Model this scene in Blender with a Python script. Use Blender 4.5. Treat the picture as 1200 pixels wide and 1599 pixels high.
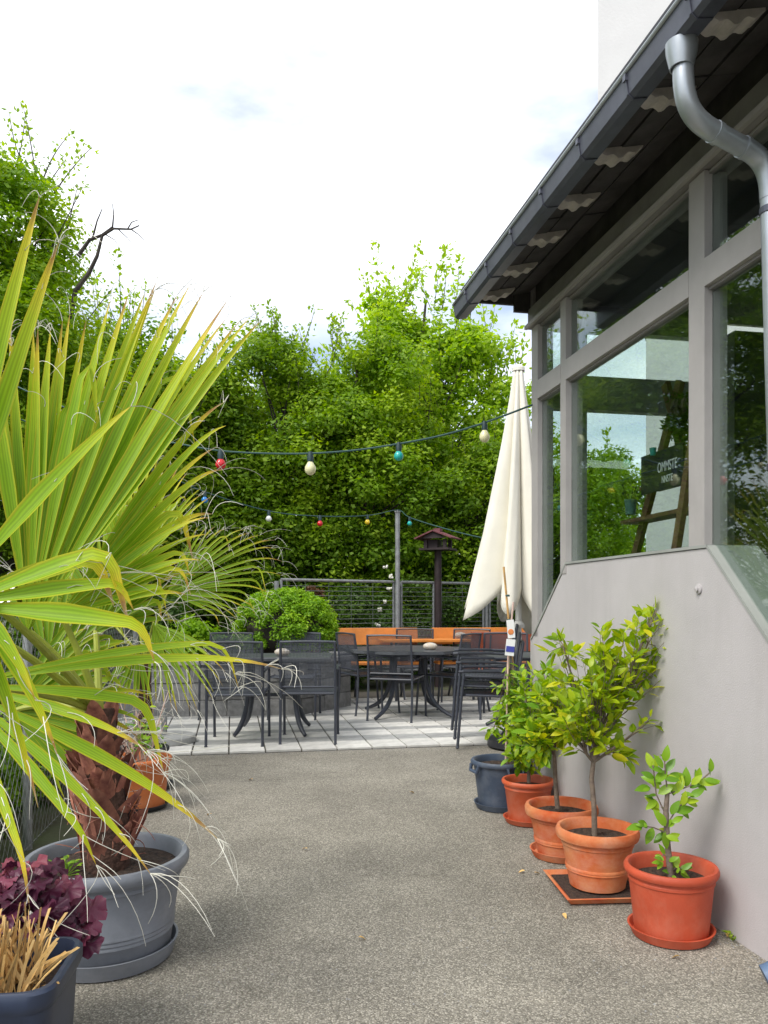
import bpy, math, random
import numpy as np
from mathutils import Vector, Matrix, Quaternion, Euler
R = math.radians
random.seed(7); RNG = np.random.default_rng(11)
scene = bpy.context.scene
for o in list(bpy.data.objects): bpy.data.objects.remove(o)
COL = scene.collection

# ------------------------------------------------------------------ camera
CAM_H, FPX, CX, HY = 1.25, 1250.0, 600.0, 943.0
cam_d = bpy.data.cameras.new('camera'); cam = bpy.data.objects.new('camera', cam_d); COL.objects.link(cam)
cam.location = (0, 0, CAM_H); cam.rotation_euler = (R(90), 0, 0)
cam_d.sensor_width = 36; cam_d.lens = FPX / 1599 * 36; cam_d.shift_y = (HY - 799.5) / 1599
cam_d.clip_start = .05; cam_d.clip_end = 2000
scene.camera = cam
scene.cycles.max_bounces = 14; scene.cycles.diffuse_bounces = 8; scene.cycles.transmission_bounces = 10; scene.cycles.transparent_max_bounces = 16
scene.render.resolution_x = 768; scene.render.resolution_y = 1024

# ------------------------------------------------------------------ sky, sun, exposure
SUN_EL, SUN_AZ = 50, 228            # azimuth in degrees from +Y clockwise: light comes from the left
w = bpy.data.worlds.new('World'); scene.world = w; w.use_nodes = True
nt = w.node_tree; nt.nodes.clear()
def wn(t): return nt.nodes.new(t)
wo = wn('ShaderNodeOutputWorld'); bg = wn('ShaderNodeBackground'); bg.inputs['Strength'].default_value = .1
sky = wn('ShaderNodeTexSky'); sky.sky_type = 'NISHITA'; sky.sun_disc = False
sky.sun_elevation = R(SUN_EL); sky.sun_rotation = R(SUN_AZ); sky.air_density = 1.0; sky.dust_density = .8
tc = wn('ShaderNodeTexCoord'); mp = wn('ShaderNodeMapping'); mp.inputs['Scale'].default_value = (1.3, 1.3, 3.6)
mp.inputs['Location'].default_value = (1.24, .7, .50)
nz = wn('ShaderNodeTexNoise'); nz.inputs['Scale'].default_value = 1.7; nz.inputs['Detail'].default_value = 7; nz.inputs['Roughness'].default_value = .52
rp = wn('ShaderNodeValToRGB'); rp.color_ramp.elements[0].position = .34; rp.color_ramp.elements[1].position = .60
rp.color_ramp.elements[0].color = (.12, .12, .12, 1)
mx = wn('ShaderNodeMixRGB'); mx.inputs['Color2'].default_value = (9.8, 9.9, 10.1, 1)
nt.links.new(tc.outputs['Generated'], mp.inputs['Vector']); nt.links.new(mp.outputs['Vector'], nz.inputs['Vector'])
nt.links.new(nz.outputs['Fac'], rp.inputs['Fac']); nt.links.new(rp.outputs['Color'], mx.inputs['Fac'])
nt.links.new(sky.outputs['Color'], mx.inputs['Color1']); nt.links.new(mx.outputs['Color'], bg.inputs['Color'])
nt.links.new(bg.outputs['Background'], wo.inputs['Surface'])
sd = bpy.data.lights.new('sun', 'SUN'); sd.energy = 1.5; sd.angle = R(28); sd.color = (1, .96, .88)
so = bpy.data.objects.new('sun', sd); COL.objects.link(so); so.location = (-8, -4, 12)
az = R(SUN_AZ); el = R(SUN_EL)
sdir = Vector((math.sin(az) * math.cos(el), math.cos(az) * math.cos(el), math.sin(el)))
so.rotation_euler = sdir.to_track_quat('Z', 'Y').to_euler()
vs = scene.view_settings; vs.view_transform = 'Standard'; vs.look = 'None'; vs.exposure = 1.0; vs.gamma = 1

# ------------------------------------------------------------------ helpers
def P(px, py, Y):
    return Vector(((px - CX) / FPX * Y, Y, CAM_H - (py - HY) / FPX * Y))

def wloc(o):
    v = Vector((0, 0, 0))
    while o is not None:
        v += o.location; o = o.parent
    return v

class MB:
    def __init__(s): s.v = []; s.f = []; s.att = None
    def add(s, vs_, fs_):
        b = len(s.v); s.v += [tuple(p) for p in vs_]; s.f += [tuple(i + b for i in f) for f in fs_]
        return s
    def box(s, c, d, rot=None, chamfer=0):
        hx, hy, hz = d[0] / 2, d[1] / 2, d[2] / 2; c = Vector(c)
        if chamfer:
            k = chamfer; vs_ = []
            for z, q in ((-hz, 0), (hz - k, 0), (hz, k)):
                vs_ += [Vector(p) for p in ((-hx + q, -hy + q, z), (hx - q, -hy + q, z), (hx - q, hy - q, z), (-hx + q, hy - q, z))]
            fs_ = [(3, 2, 1, 0), (8, 9, 10, 11)]
            for a in (0, 4):
                for i in range(4): fs_.append((a + i, a + (i + 1) % 4, a + 4 + (i + 1) % 4, a + 4 + i))
        else:
            vs_ = [Vector((x, y, z)) for z in (-hz, hz) for y in (-hy, hy) for x in (-hx, hx)]
            fs_ = [(0, 2, 3, 1), (4, 5, 7, 6), (0, 1, 5, 4), (2, 6, 7, 3), (0, 4, 6, 2), (1, 3, 7, 5)]
        if rot is not None: vs_ = [rot @ p for p in vs_]
        return s.add([p + c for p in vs_], fs_)
    def tube(s, pts, r, n=8, cap=True):
        pts = [Vector(p) for p in pts]; m = len(pts)
        rs = r if isinstance(r, (list, tuple)) else [r] * m
        up = None; vs_ = []; fs_ = []
        for i, p in enumerate(pts):
            t = (pts[min(i + 1, m - 1)] - pts[max(i - 1, 0)]).normalized()
            if up is None:
                up = t.orthogonal().normalized()
            else:
                up = (up - t * up.dot(t))
                up = up.normalized() if up.length > 1e-6 else t.orthogonal().normalized()
            b = t.cross(up)
            for k in range(n):
                a = 2 * math.pi * k / n
                vs_.append(p + (up * math.cos(a) + b * math.sin(a)) * rs[i])
        for i in range(m - 1):
            for k in range(n):
                k2 = (k + 1) % n
                fs_.append((i * n + k, i * n + k2, (i + 1) * n + k2, (i + 1) * n + k))
        if cap:
            fs_.append(tuple(range(n - 1, -1, -1))); fs_.append(tuple((m - 1) * n + k for k in range(n)))
        return s.add(vs_, fs_)
    def lathe(s, prof, n=40, c=(0, 0, 0), closed=False):
        c = Vector(c); vs_ = []; fs_ = []; m = len(prof)
        for r, z in prof:
            for k in range(n):
                a = 2 * math.pi * k / n
                vs_.append(c + Vector((r * math.cos(a), r * math.sin(a), z)))
        for i in range(m if closed else m - 1):
            j = (i + 1) % m
            for k in range(n):
                k2 = (k + 1) % n
                fs_.append((i * n + k, i * n + k2, j * n + k2, j * n + k))
        return s.add(vs_, fs_)
    def prism(s, poly, vec):
        n = len(poly); vec = Vector(vec); a = [Vector(p) for p in poly]
        vs_ = a + [p + vec for p in a]
        fs_ = [tuple(range(n - 1, -1, -1)), tuple(range(n, 2 * n))]
        for i in range(n):
            j = (i + 1) % n; fs_.append((i, j, n + j, n + i))
        return s.add(vs_, fs_)
    def ball(s, c, r, n=12, m=8, sq=(1, 1, 1)):
        c = Vector(c); prof = [(r * math.sin(math.pi * i / m) + 1e-5, -r * math.cos(math.pi * i / m)) for i in range(m + 1)]
        t = MB().lathe(prof, n)
        return s.add([c + Vector((p[0] * sq[0], p[1] * sq[1], p[2] * sq[2])) for p in t.v], t.f)
    def mesh(s, name, m, smooth=False):
        me = bpy.data.meshes.new(name); me.from_pydata(s.v, [], s.f); me.update()
        if m is not None: me.materials.append(m)
        if smooth:
            me.shade_smooth()
            try: me.set_sharp_from_angle(angle=R(38))
            except Exception: pass
        return me
    def build(s, name, m, parent=None, world=False, smooth=False):
        if world and parent is not None:
            off = wloc(parent); s.v = [tuple(Vector(p) - off) for p in s.v]
        return link(name, s.mesh(name, m, smooth), parent)

def link(name, me, parent=None, loc=None):
    o = bpy.data.objects.new(name, me); COL.objects.link(o)
    if parent is not None: o.parent = parent
    if loc is not None: o.location = loc
    return o
def tag(o, label=None, cat=None, group=None, kind=None):
    if label: o['label'] = label
    if cat: o['category'] = cat
    if group: o['group'] = group
    if kind: o['kind'] = kind
    return o
def thing(name, label, cat, loc=(0, 0, 0), rz=0, group=None):
    o = bpy.data.objects.new(name, None); COL.objects.link(o); o.empty_display_size = .1
    o.location = loc; o.rotation_euler = (0, 0, rz)
    return tag(o, label, cat, group)
def copy_tree(o, parent=None):
    c = o.copy(); COL.objects.link(c); c.parent = parent
    for ch in list(o.children): copy_tree(ch, c)
    return c

# ------------------------------------------------------------------ materials
def mat(name, col, rough=.6, var=.0, vscale=8, bump=0, bscale=60, metal=0, spec=.5, col2=None, objvar=0, detail=6, bdist=.004, dust=0, dcol=(.55, .50, .44), dscale=(5, 5, 5)):
    m = bpy.data.materials.new(name); m.use_nodes = True; n = m.node_tree; b = n.nodes['Principled BSDF']
    b.inputs['Roughness'].default_value = rough; b.inputs['Metallic'].default_value = metal
    b.inputs['Specular IOR Level'].default_value = spec
    c = (*col, 1)
    c2 = (*col2, 1) if col2 else tuple(max(0, x * (1 - var)) for x in col) + (1,)
    c1 = c if col2 else tuple(min(1, x * (1 + var)) for x in col) + (1,)
    tcn = n.nodes.new('ShaderNodeTexCoord')
    last = None
    if var or col2:
        no = n.nodes.new('ShaderNodeTexNoise'); no.inputs['Scale'].default_value = vscale; no.inputs['Detail'].default_value = detail
        no.inputs['Roughness'].default_value = .62
        n.links.new(tcn.outputs['Object'], no.inputs['Vector'])
        ra = n.nodes.new('ShaderNodeValToRGB'); ra.color_ramp.elements[0].position = .33; ra.color_ramp.elements[1].position = .67
        ra.color_ramp.elements[0].color = c2; ra.color_ramp.elements[1].color = c1
        n.links.new(no.outputs['Fac'], ra.inputs['Fac']); last = ra.outputs['Color']
    if objvar:
        oi = n.nodes.new('ShaderNodeObjectInfo'); hs = n.nodes.new('ShaderNodeHueSaturation')
        ml = n.nodes.new('ShaderNodeMath'); ml.operation = 'MULTIPLY_ADD'; ml.inputs[1].default_value = 2 * objvar; ml.inputs[2].default_value = 1 - objvar
        n.links.new(oi.outputs['Random'], ml.inputs[0]); n.links.new(ml.outputs[0], hs.inputs['Value'])
        if last is not None: n.links.new(last, hs.inputs['Color'])
        else: hs.inputs['Color'].default_value = c
        last = hs.outputs['Color']
    if dust:
        dn = n.nodes.new('ShaderNodeTexNoise'); dn.inputs['Scale'].default_value = 1; dn.inputs['Detail'].default_value = 9; dn.inputs['Roughness'].default_value = .68
        dm = n.nodes.new('ShaderNodeMapping'); dm.inputs['Scale'].default_value = dscale; dm.inputs['Location'].default_value = (4.2, 1.7, 2.9)
        n.links.new(tcn.outputs['Object'], dm.inputs['Vector']); n.links.new(dm.outputs['Vector'], dn.inputs['Vector'])
        dr = n.nodes.new('ShaderNodeMapRange'); dr.inputs['From Min'].default_value = .48; dr.inputs['From Max'].default_value = .74; dr.inputs['To Max'].default_value = dust
        n.links.new(dn.outputs['Fac'], dr.inputs['Value'])
        dx_ = n.nodes.new('ShaderNodeMixRGB'); dx_.inputs['Color2'].default_value = (*dcol, 1); n.links.new(dr.outputs['Result'], dx_.inputs['Fac'])
        if last is not None: n.links.new(last, dx_.inputs['Color1'])
        else: dx_.inputs['Color1'].default_value = c
        last = dx_.outputs['Color']
    if last is not None: n.links.new(last, b.inputs['Base Color'])
    else: b.inputs['Base Color'].default_value = c
    if bump:
        nb = n.nodes.new('ShaderNodeTexNoise'); nb.inputs['Scale'].default_value = bscale; nb.inputs['Detail'].default_value = 4
        n.links.new(tcn.outputs['Object'], nb.inputs['Vector'])
        bu = n.nodes.new('ShaderNodeBump'); bu.inputs['Strength'].default_value = bump; bu.inputs['Distance'].default_value = bdist
        n.links.new(nb.outputs['Fac'], bu.inputs['Height']); n.links.new(bu.outputs['Normal'], b.inputs['Normal'])
    return m

def leaf_mat(name, stops, trans=.35, rough=.45, attr=None, spec=.35, hue=0.0):
    """colour from a per-leaf random number (mesh attribute or the object's own random)"""
    m = bpy.data.materials.new(name); m.use_nodes = True; n = m.node_tree; b = n.nodes['Principled BSDF']; out = n.nodes['Material Output']
    b.inputs['Roughness'].default_value = rough; b.inputs['Specular IOR Level'].default_value = spec
    if attr:
        at = n.nodes.new('ShaderNodeAttribute'); at.attribute_name = attr; src = at.outputs['Fac']
    else:
        oi = n.nodes.new('ShaderNodeObjectInfo'); src = oi.outputs['Random']
    ra = n.nodes.new('ShaderNodeValToRGB')
    while len(ra.color_ramp.elements) < len(stops): ra.color_ramp.elements.new(.5)
    for e, (p, c) in zip(ra.color_ramp.elements, stops): e.position = p; e.color = (*c, 1)
    n.links.new(src, ra.inputs['Fac'])
    n.links.new(ra.outputs['Color'], b.inputs['Base Color'])
    tr = n.nodes.new('ShaderNodeBsdfTranslucent'); hs = n.nodes.new('ShaderNodeHueSaturation')
    hs.inputs['Value'].default_value = 1.35; hs.inputs['Saturation'].default_value = 1.08
    n.links.new(ra.outputs['Color'], hs.inputs['Color']); n.links.new(hs.outputs['Color'], tr.inputs['Color'])
    mxs = n.nodes.new('ShaderNodeMixShader'); mxs.inputs['Fac'].default_value = trans
    n.links.new(b.outputs['BSDF'], mxs.inputs[1]); n.links.new(tr.outputs['BSDF'], mxs.inputs[2])
    n.links.new(mxs.outputs['Shader'], out.inputs['Surface'])
    return m

def asphalt_mat():
    m = bpy.data.materials.new('worn_aggregate'); m.use_nodes = True; n = m.node_tree; b = n.nodes['Principled BSDF']
    b.inputs['Roughness'].default_value = .9; b.inputs['Specular IOR Level'].default_value = .25
    t = n.nodes.new('ShaderNodeTexCoord')
    v = n.nodes.new('ShaderNodeTexVoronoi'); v.inputs['Scale'].default_value = 190; v.inputs['Randomness'].default_value = 1
    n.links.new(t.outputs['Object'], v.inputs['Vector'])
    r1 = n.nodes.new('ShaderNodeValToRGB'); els = r1.color_ramp.elements
    els[0].position = 0; els[0].color = (.165, .155, .135, 1); els[1].position = 1; els[1].color = (.50, .47, .41, 1)
    e = els.new(.35); e.color = (.245, .23, .198, 1)
    e = els.new(.7); e.color = (.31, .292, .25, 1)
    sp = n.nodes.new('ShaderNodeSeparateColor'); n.links.new(v.outputs['Color'], sp.inputs['Color']); n.links.new(sp.outputs[0], r1.inputs['Fac'])
    # dark binder between the stones
    r2 = n.nodes.new('ShaderNodeValToRGB'); r2.color_ramp.elements[0].position = .35; r2.color_ramp.elements[0].color = (1, 1, 1, 1)
    r2.color_ramp.elements[1].position = .75; r2.color_ramp.elements[1].color = (.66, .64, .61, 1)
    n.links.new(v.outputs['Distance'], r2.inputs['Fac'])
    m1 = n.nodes.new('ShaderNodeMixRGB'); m1.blend_type = 'MULTIPLY'; m1.inputs['Fac'].default_value = .9
    n.links.new(r1.outputs['Color'], m1.inputs['Color1']); n.links.new(r2.outputs['Color'], m1.inputs['Color2'])
    # large wear patches and stains
    no = n.nodes.new('ShaderNodeTexNoise'); no.inputs['Scale'].default_value = 1.1; no.inputs['Detail'].default_value = 8; no.inputs['Roughness'].default_value = .65
    n.links.new(t.outputs['Object'], no.inputs['Vector'])
    r3 = n.nodes.new('ShaderNodeValToRGB'); r3.color_ramp.elements[0].position = .32; r3.color_ramp.elements[0].color = (.76, .75, .74, 1)
    r3.color_ramp.elements[1].position = .66; r3.color_ramp.elements[1].color = (1.18, 1.17, 1.15, 1)
    n.links.new(no.outputs['Fac'], r3.inputs['Fac'])
    m2 = n.nodes.new('ShaderNodeMixRGB'); m2.blend_type = 'MULTIPLY'; m2.inputs['Fac'].default_value = 1
    n.links.new(m1.outputs['Color'], m2.inputs['Color1']); n.links.new(r3.outputs['Color'], m2.inputs['Color2'])
    # pale dried puddle marks and dark oily spots
    n4 = n.nodes.new('ShaderNodeTexNoise'); n4.inputs['Scale'].default_value = 2.6; n4.inputs['Detail'].default_value = 10; n4.inputs['Roughness'].default_value = .7; n4.inputs['Distortion'].default_value = .6
    mp4 = n.nodes.new('ShaderNodeMapping'); mp4.inputs['Scale'].default_value = (.7, 1.6, 1); mp4.inputs['Location'].default_value = (3.1, .4, 0)
    n.links.new(t.outputs['Object'], mp4.inputs['Vector']); n.links.new(mp4.outputs['Vector'], n4.inputs['Vector'])
    r4 = n.nodes.new('ShaderNodeValToRGB'); q4 = r4.color_ramp.elements; q4[0].position = .30; q4[0].color = (.72, .71, .70, 1); q4[1].position = .72; q4[1].color = (1.28, 1.27, 1.26, 1)
    for p4, c4 in ((.40, .97), (.60, 1.0)):
        e4 = q4.new(p4); e4.color = (c4, c4, c4, 1)
    n.links.new(n4.outputs['Fac'], r4.inputs['Fac'])
    m4 = n.nodes.new('ShaderNodeMixRGB'); m4.blend_type = 'MULTIPLY'; m4.inputs['Fac'].default_value = 1
    n.links.new(m2.outputs['Color'], m4.inputs['Color1']); n.links.new(r4.outputs['Color'], m4.inputs['Color2'])
    n.links.new(m4.outputs['Color'], b.inputs['Base Color'])
    bu = n.nodes.new('ShaderNodeBump'); bu.inputs['Strength'].default_value = .6; bu.inputs['Distance'].default_value = .004; bu.invert = True
    n.links.new(v.outputs['Distance'], bu.inputs['Height']); n.links.new(bu.outputs['Normal'], b.inputs['Normal'])
    return m

def glass_mat():
    m = bpy.data.materials.new('window_glass'); m.use_nodes = True; n = m.node_tree; n.nodes.remove(n.nodes['Principled BSDF'])
    out = n.nodes['Material Output']
    tr = n.nodes.new('ShaderNodeBsdfTransparent'); tr.inputs['Color'].default_value = (.88, .93, .91, 1)
    gl = n.nodes.new('ShaderNodeBsdfGlossy'); gl.inputs['Roughness'].default_value = .012; gl.inputs['Color'].default_value = (.95, 1, .97, 1)
    ge = n.nodes.new('ShaderNodeNewGeometry'); dt = n.nodes.new('ShaderNodeVectorMath'); dt.operation = 'DOT_PRODUCT'
    n.links.new(ge.outputs['Incoming'], dt.inputs[0]); n.links.new(ge.outputs['Normal'], dt.inputs[1])
    def mth(op, a_, b_=None):
        q = n.nodes.new('ShaderNodeMath'); q.operation = op
        for i, x in enumerate((a_, b_)):
            if x is None: continue
            if isinstance(x, (int, float)): q.inputs[i].default_value = x
            else: n.links.new(x, q.inputs[i])
        return q.outputs[0]
    # Fresnel reflection of a thin pane, equal from both sides (Schlick)
    fres = mth('ADD', mth('MULTIPLY', mth('POWER', mth('SUBTRACT', 1.0, mth('ABSOLUTE', dt.outputs['Value'])), 5), .95), .085)
    t = n.nodes.new('ShaderNodeTexCoord'); no = n.nodes.new('ShaderNodeTexNoise'); no.inputs['Scale'].default_value = 5
    bu = n.nodes.new('ShaderNodeBump'); bu.inputs['Strength'].default_value = .02; bu.inputs['Distance'].default_value = .02
    n.links.new(t.outputs['Object'], no.inputs['Vector']); n.links.new(no.outputs['Fac'], bu.inputs['Height'])
    n.links.new(bu.outputs['Normal'], gl.inputs['Normal'])
    mxs = n.nodes.new('ShaderNodeMixShader'); n.links.new(fres, mxs.inputs['Fac'])
    n.links.new(tr.outputs['BSDF'], mxs.inputs[1]); n.links.new(gl.outputs['BSDF'], mxs.inputs[2])
    n.links.new(mxs.outputs['Shader'], out.inputs['Surface'])
    return m

M = {}
M['asphalt'] = asphalt_mat()
M['soil_ground'] = mat('meadow_ground', (.06, .075, .03), .95, col2=(.05, .04, .025), vscale=3, bump=.6, bscale=30)
M['joint'] = mat('joint_sand', (.09, .08, .065), .95, var=.3, vscale=30)
M['tile_light'] = mat('light_concrete_paver', (.60, .585, .55), .85, var=.14, vscale=9, bump=.25, bscale=140, objvar=.10)
M['tile_grey'] = mat('grey_concrete_paver', (.33, .33, .32), .85, var=.18, vscale=9, bump=.25, bscale=140, objvar=.12)
M['plaster'] = mat('taupe_plaster', (.455, .43, .432), .9, var=.06, vscale=2.2, bump=.4, bscale=170, bdist=.003, dust=.30, dcol=(.33, .31, .295), dscale=(7, 7, .9))
M['frame'] = mat('taupe_window_paint', (.38, .357, .35), .5, var=.06, vscale=5, bump=.08, bscale=90, dust=.22, dcol=(.24, .225, .21), dscale=(9, 9, 3))
M['header'] = mat('taupe_weathered_beam', (.25, .235, .235), .65, var=.15, vscale=6, bump=.1, bscale=80)
M['inner'] = mat('interior_paint', (.30, .31, .29), .7, var=.08, vscale=4)
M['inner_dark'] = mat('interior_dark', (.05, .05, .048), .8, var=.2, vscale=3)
M['soffit'] = mat('dark_soffit_board', (.05, .045, .046), .8, var=.35, vscale=7, bump=.3, bscale=60)
M['rafter'] = mat('rafter_tail_paint', (.46, .42, .39), .7, var=.2, vscale=12, bump=.15)
M['gutter'] = mat('dark_zinc', (.11, .115, .15), .42, var=.18, vscale=5, metal=.45, dust=.3, dcol=(.22, .22, .25), dscale=(6, 3, 6))
M['zinc'] = mat('pale_zinc', (.40, .43, .46), .38, var=.12, vscale=7, metal=.6)
M['roof'] = mat('dark_roof_sheet', (.03, .032, .04), .6, var=.2)
M['shoe'] = mat('blue_pipe_shoe', (.10, .16, .27), .5, var=.15)
M['glass'] = glass_mat()
M['white_render'] = mat('white_render', (.62, .61, .61), .9, var=.05, vscale=1.5, bump=.22, bscale=35, bdist=.01)
M['steel'] = mat('anthracite_steel', (.045, .05, .066), .36, var=.2, vscale=12, objvar=.1)
M['steel_table'] = mat('anthracite_table_top', (.075, .08, .09), .36, var=.15, vscale=12)
M['steel_seat'] = mat('grey_seat_mesh', (.12, .13, .155), .35, metal=.3, var=.1)
M['galv'] = mat('galvanised_steel', (.30, .31, .32), .5, metal=.35, var=.22, vscale=16)
M['wire'] = mat('galvanised_wire', (.22, .23, .23), .5, metal=.4)
M['orange_wood'] = mat('orange_bench_wood', (.62, .21, .035), .5, var=.15, vscale=5, bump=.1)
M['red_wood'] = mat('reddish_bench_wood', (.36, .085, .04), .5, var=.15, vscale=5, bump=.1)
M['block'] = mat('concrete_block', (.24, .235, .23), .92, var=.25, vscale=12, bump=.7, bscale=60, objvar=.15, bdist=.008)
M['cap'] = mat('concrete_coping', (.36, .35, .34), .9, var=.2, vscale=10, bump=.4, bscale=70, objvar=.08)
M['canvas'] = mat('cream_canvas', (.78, .75, .66), .85, var=.05, vscale=3, bump=.12, bscale=220, dust=.25, dcol=(.62, .57, .46), dscale=(5, 5, 2.5))
M['white_paint'] = mat('white_pole_paint', (.72, .72, .70), .45, var=.05)
M['cable'] = mat('green_cable', (.02, .07, .065), .5)
M['socket'] = mat('lamp_socket', (.02, .045, .05), .5)
M['b_red'] = mat('red_bulb', (.62, .015, .025), .12, spec=.6)
M['b_cream'] = mat('cream_bulb', (.74, .70, .42), .15, spec=.6)
M['b_teal'] = mat('teal_bulb', (.02, .40, .36), .12, spec=.6)
M['b_yellow'] = mat('yellow_bulb', (.80, .56, .03), .12, spec=.6)
M['b_blue'] = mat('blue_bulb', (.03, .22, .62), .12, spec=.6)
M['b_white'] = mat('white_bulb', (.75, .75, .72), .15, spec=.6)
M['pot_grey'] = mat('grey_plastic_pot', (.20, .215, .25), .5, var=.22, vscale=5, bump=.08, bscale=160, dust=.35, dcol=(.36, .36, .37), dscale=(6, 6, 9))
M['pot_blue'] = mat('blue_grey_plastic_pot', (.05, .07, .11), .5, var=.25, vscale=5, dust=.3, dcol=(.22, .23, .25), dscale=(8, 8, 8))
M['pot_navy'] = mat('dark_blue_planter', (.022, .032, .062), .4, var=.3, vscale=4)
M['pot_black'] = mat('black_plastic', (.022, .023, .028), .45, var=.2)
M['pot_red'] = mat('red_plastic_pot', (.52, .09, .03), .5, var=.10, vscale=6, dust=.3, dcol=(.55, .34, .25), dscale=(9, 9, 7))
M['pot_orange'] = mat('orange_plastic_pot', (.47, .07, .027), .6, var=.16, vscale=5, bump=.2, bscale=200, dust=.18, dcol=(.55, .33, .23), dscale=(9, 9, 6))
M['pot_orange2'] = mat('bright_orange_plastic_pot', (.60, .17, .05), .5, var=.10, vscale=7, dust=.3, dcol=(.62, .40, .25), dscale=(9, 9, 7))
M['terra'] = mat('weathered_terracotta', (.62, .25, .10), .85, col2=(.50, .065, .008), vscale=5, bump=.25, bscale=90, detail=8, dust=.28, dcol=(.66, .50, .38), dscale=(8, 8, 11))
M['terra2'] = mat('pale_terracotta', (.64, .26, .11), .85, col2=(.52, .085, .012), vscale=6, bump=.25, bscale=90, detail=8, dust=.28, dcol=(.68, .53, .42), dscale=(8, 8, 11))
M['soil'] = mat('potting_soil', (.075, .045, .03), .95, col2=(.018, .012, .01), vscale=60, bump=1, bscale=90, bdist=.012)
M['bark'] = mat('grey_brown_bark', (.17, .13, .10), .9, var=.35, vscale=40, bump=.8, bscale=80)
M['dark_bark'] = mat('dark_bark', (.05, .04, .034), .9, var=.4, vscale=10, bump=.6, bscale=40)
M['boot'] = mat('palm_boot', (.50, .21, .13), .75, col2=(.17, .05, .04), vscale=13, bump=.35, bscale=70, objvar=.35)
M['fibre'] = mat('palm_fibre', (.08, .04, .028), .95, var=.5, vscale=30, bump=1, bscale=80, bdist=.01)
M['thread'] = mat('pale_palm_thread', (.66, .64, .55), .7)
M['bamboo'] = mat('bamboo_cane', (.52, .30, .10), .5, var=.2, vscale=20)
M['pink_cane'] = mat('pale_pink_cane', (.56, .40, .34), .6, var=.2, vscale=20)
M['label_white'] = mat('tag_white', (.8, .8, .8), .5)
M['label_blue'] = mat('tag_blue', (.05, .06, .35), .5)
M['label_orange'] = mat('tag_orange', (.75, .25, .08), .5)
M['feeder_dark'] = mat('dark_feeder_wood', (.03, .018, .02), .7, var=.3)
M['feeder_roof'] = mat('feeder_roof', (.16, .05, .06), .75, var=.35, vscale=30, bump=.4)
M['black_board'] = mat('black_board', (.012, .012, .014), .6)
M['ladder'] = mat('ladder_wood', (.14, .075, .035), .7, var=.3, vscale=12)
M['pot_green'] = mat('green_pot', (.10, .22, .18), .6, var=.2)
M['teal_cup'] = mat('teal_cup', (.01, .30, .27), .4)
M['stone'] = mat('painted_stone', (.50, .40, .28), .7, col2=(.55, .53, .5), vscale=25)
M['straw'] = mat('cut_straw', (.68, .48, .22), .85, col2=(.50, .29, .08), vscale=16, objvar=.4)
M['heuchera'] = leaf_mat('purple_heuchera', [(0, (.055, .012, .03)), (.5, (.11, .025, .055)), (.85, (.20, .045, .085)), (1, (.30, .07, .10))], .22, .4)
M['concrete'] = mat('concrete_disc', (.34, .34, .33), .92, var=.2, vscale=12, bump=.4)
M['citrus_a'] = leaf_mat('citrus_leaf', [(0, (.21, .34, .015)), (.45, (.38, .50, .018)), (.8, (.54, .60, .025)), (1, (.62, .60, .04))], .42, .3)
M['citrus_b'] = leaf_mat('citrus_leaf_dark', [(0, (.11, .25, .018)), (.6, (.22, .39, .02)), (1, (.38, .50, .03))], .3, .32)
M['citrus_c'] = leaf_mat('citrus_leaf_yellow', [(0, (.22, .35, .015)), (.4, (.40, .50, .018)), (.8, (.56, .60, .025)), (1, (.68, .60, .035))], .45, .32)
M['citrus_in'] = leaf_mat('citrus_inner_leaf', [(0, (.17, .31, .015)), (.5, (.33, .47, .018)), (1, (.52, .58, .025))], .45, .32, 'rnd')
M['leaf_back'] = leaf_mat('hedge_leaf', [(0, (.085, .18, .010)), (.5, (.20, .34, .016)), (1, (.38, .52, .03))], .44, .5, 'rnd')
M['leaf_mid'] = leaf_mat('tree_leaf', [(0, (.10, .21, .012)), (.5, (.235, .39, .018)), (1, (.42, .55, .035))], .46, .5, 'rnd')
M['leaf_light'] = leaf_mat('pale_tree_leaf', [(0, (.19, .33, .02)), (.5, (.33, .50, .03)), (1, (.48, .62, .06))], .5, .5, 'rnd')
M['leaf_dark'] = leaf_mat('ivy_leaf', [(0, (.035, .085, .012)), (.6, (.07, .14, .016)), (1, (.13, .21, .03))], .3, .45, 'rnd')
M['leaf_box'] = leaf_mat('box_leaf', [(0, (.12, .26, .012)), (.5, (.24, .44, .016)), (1, (.40, .58, .025))], .4, .45, 'rnd')
M['leaf_red'] = leaf_mat('reddish_leaf', [(0, (.09, .05, .02)), (1, (.20, .09, .04))], .35, .5, 'rnd')
M['blossom'] = mat('white_blossom', (.75, .74, .66), .8)

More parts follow.
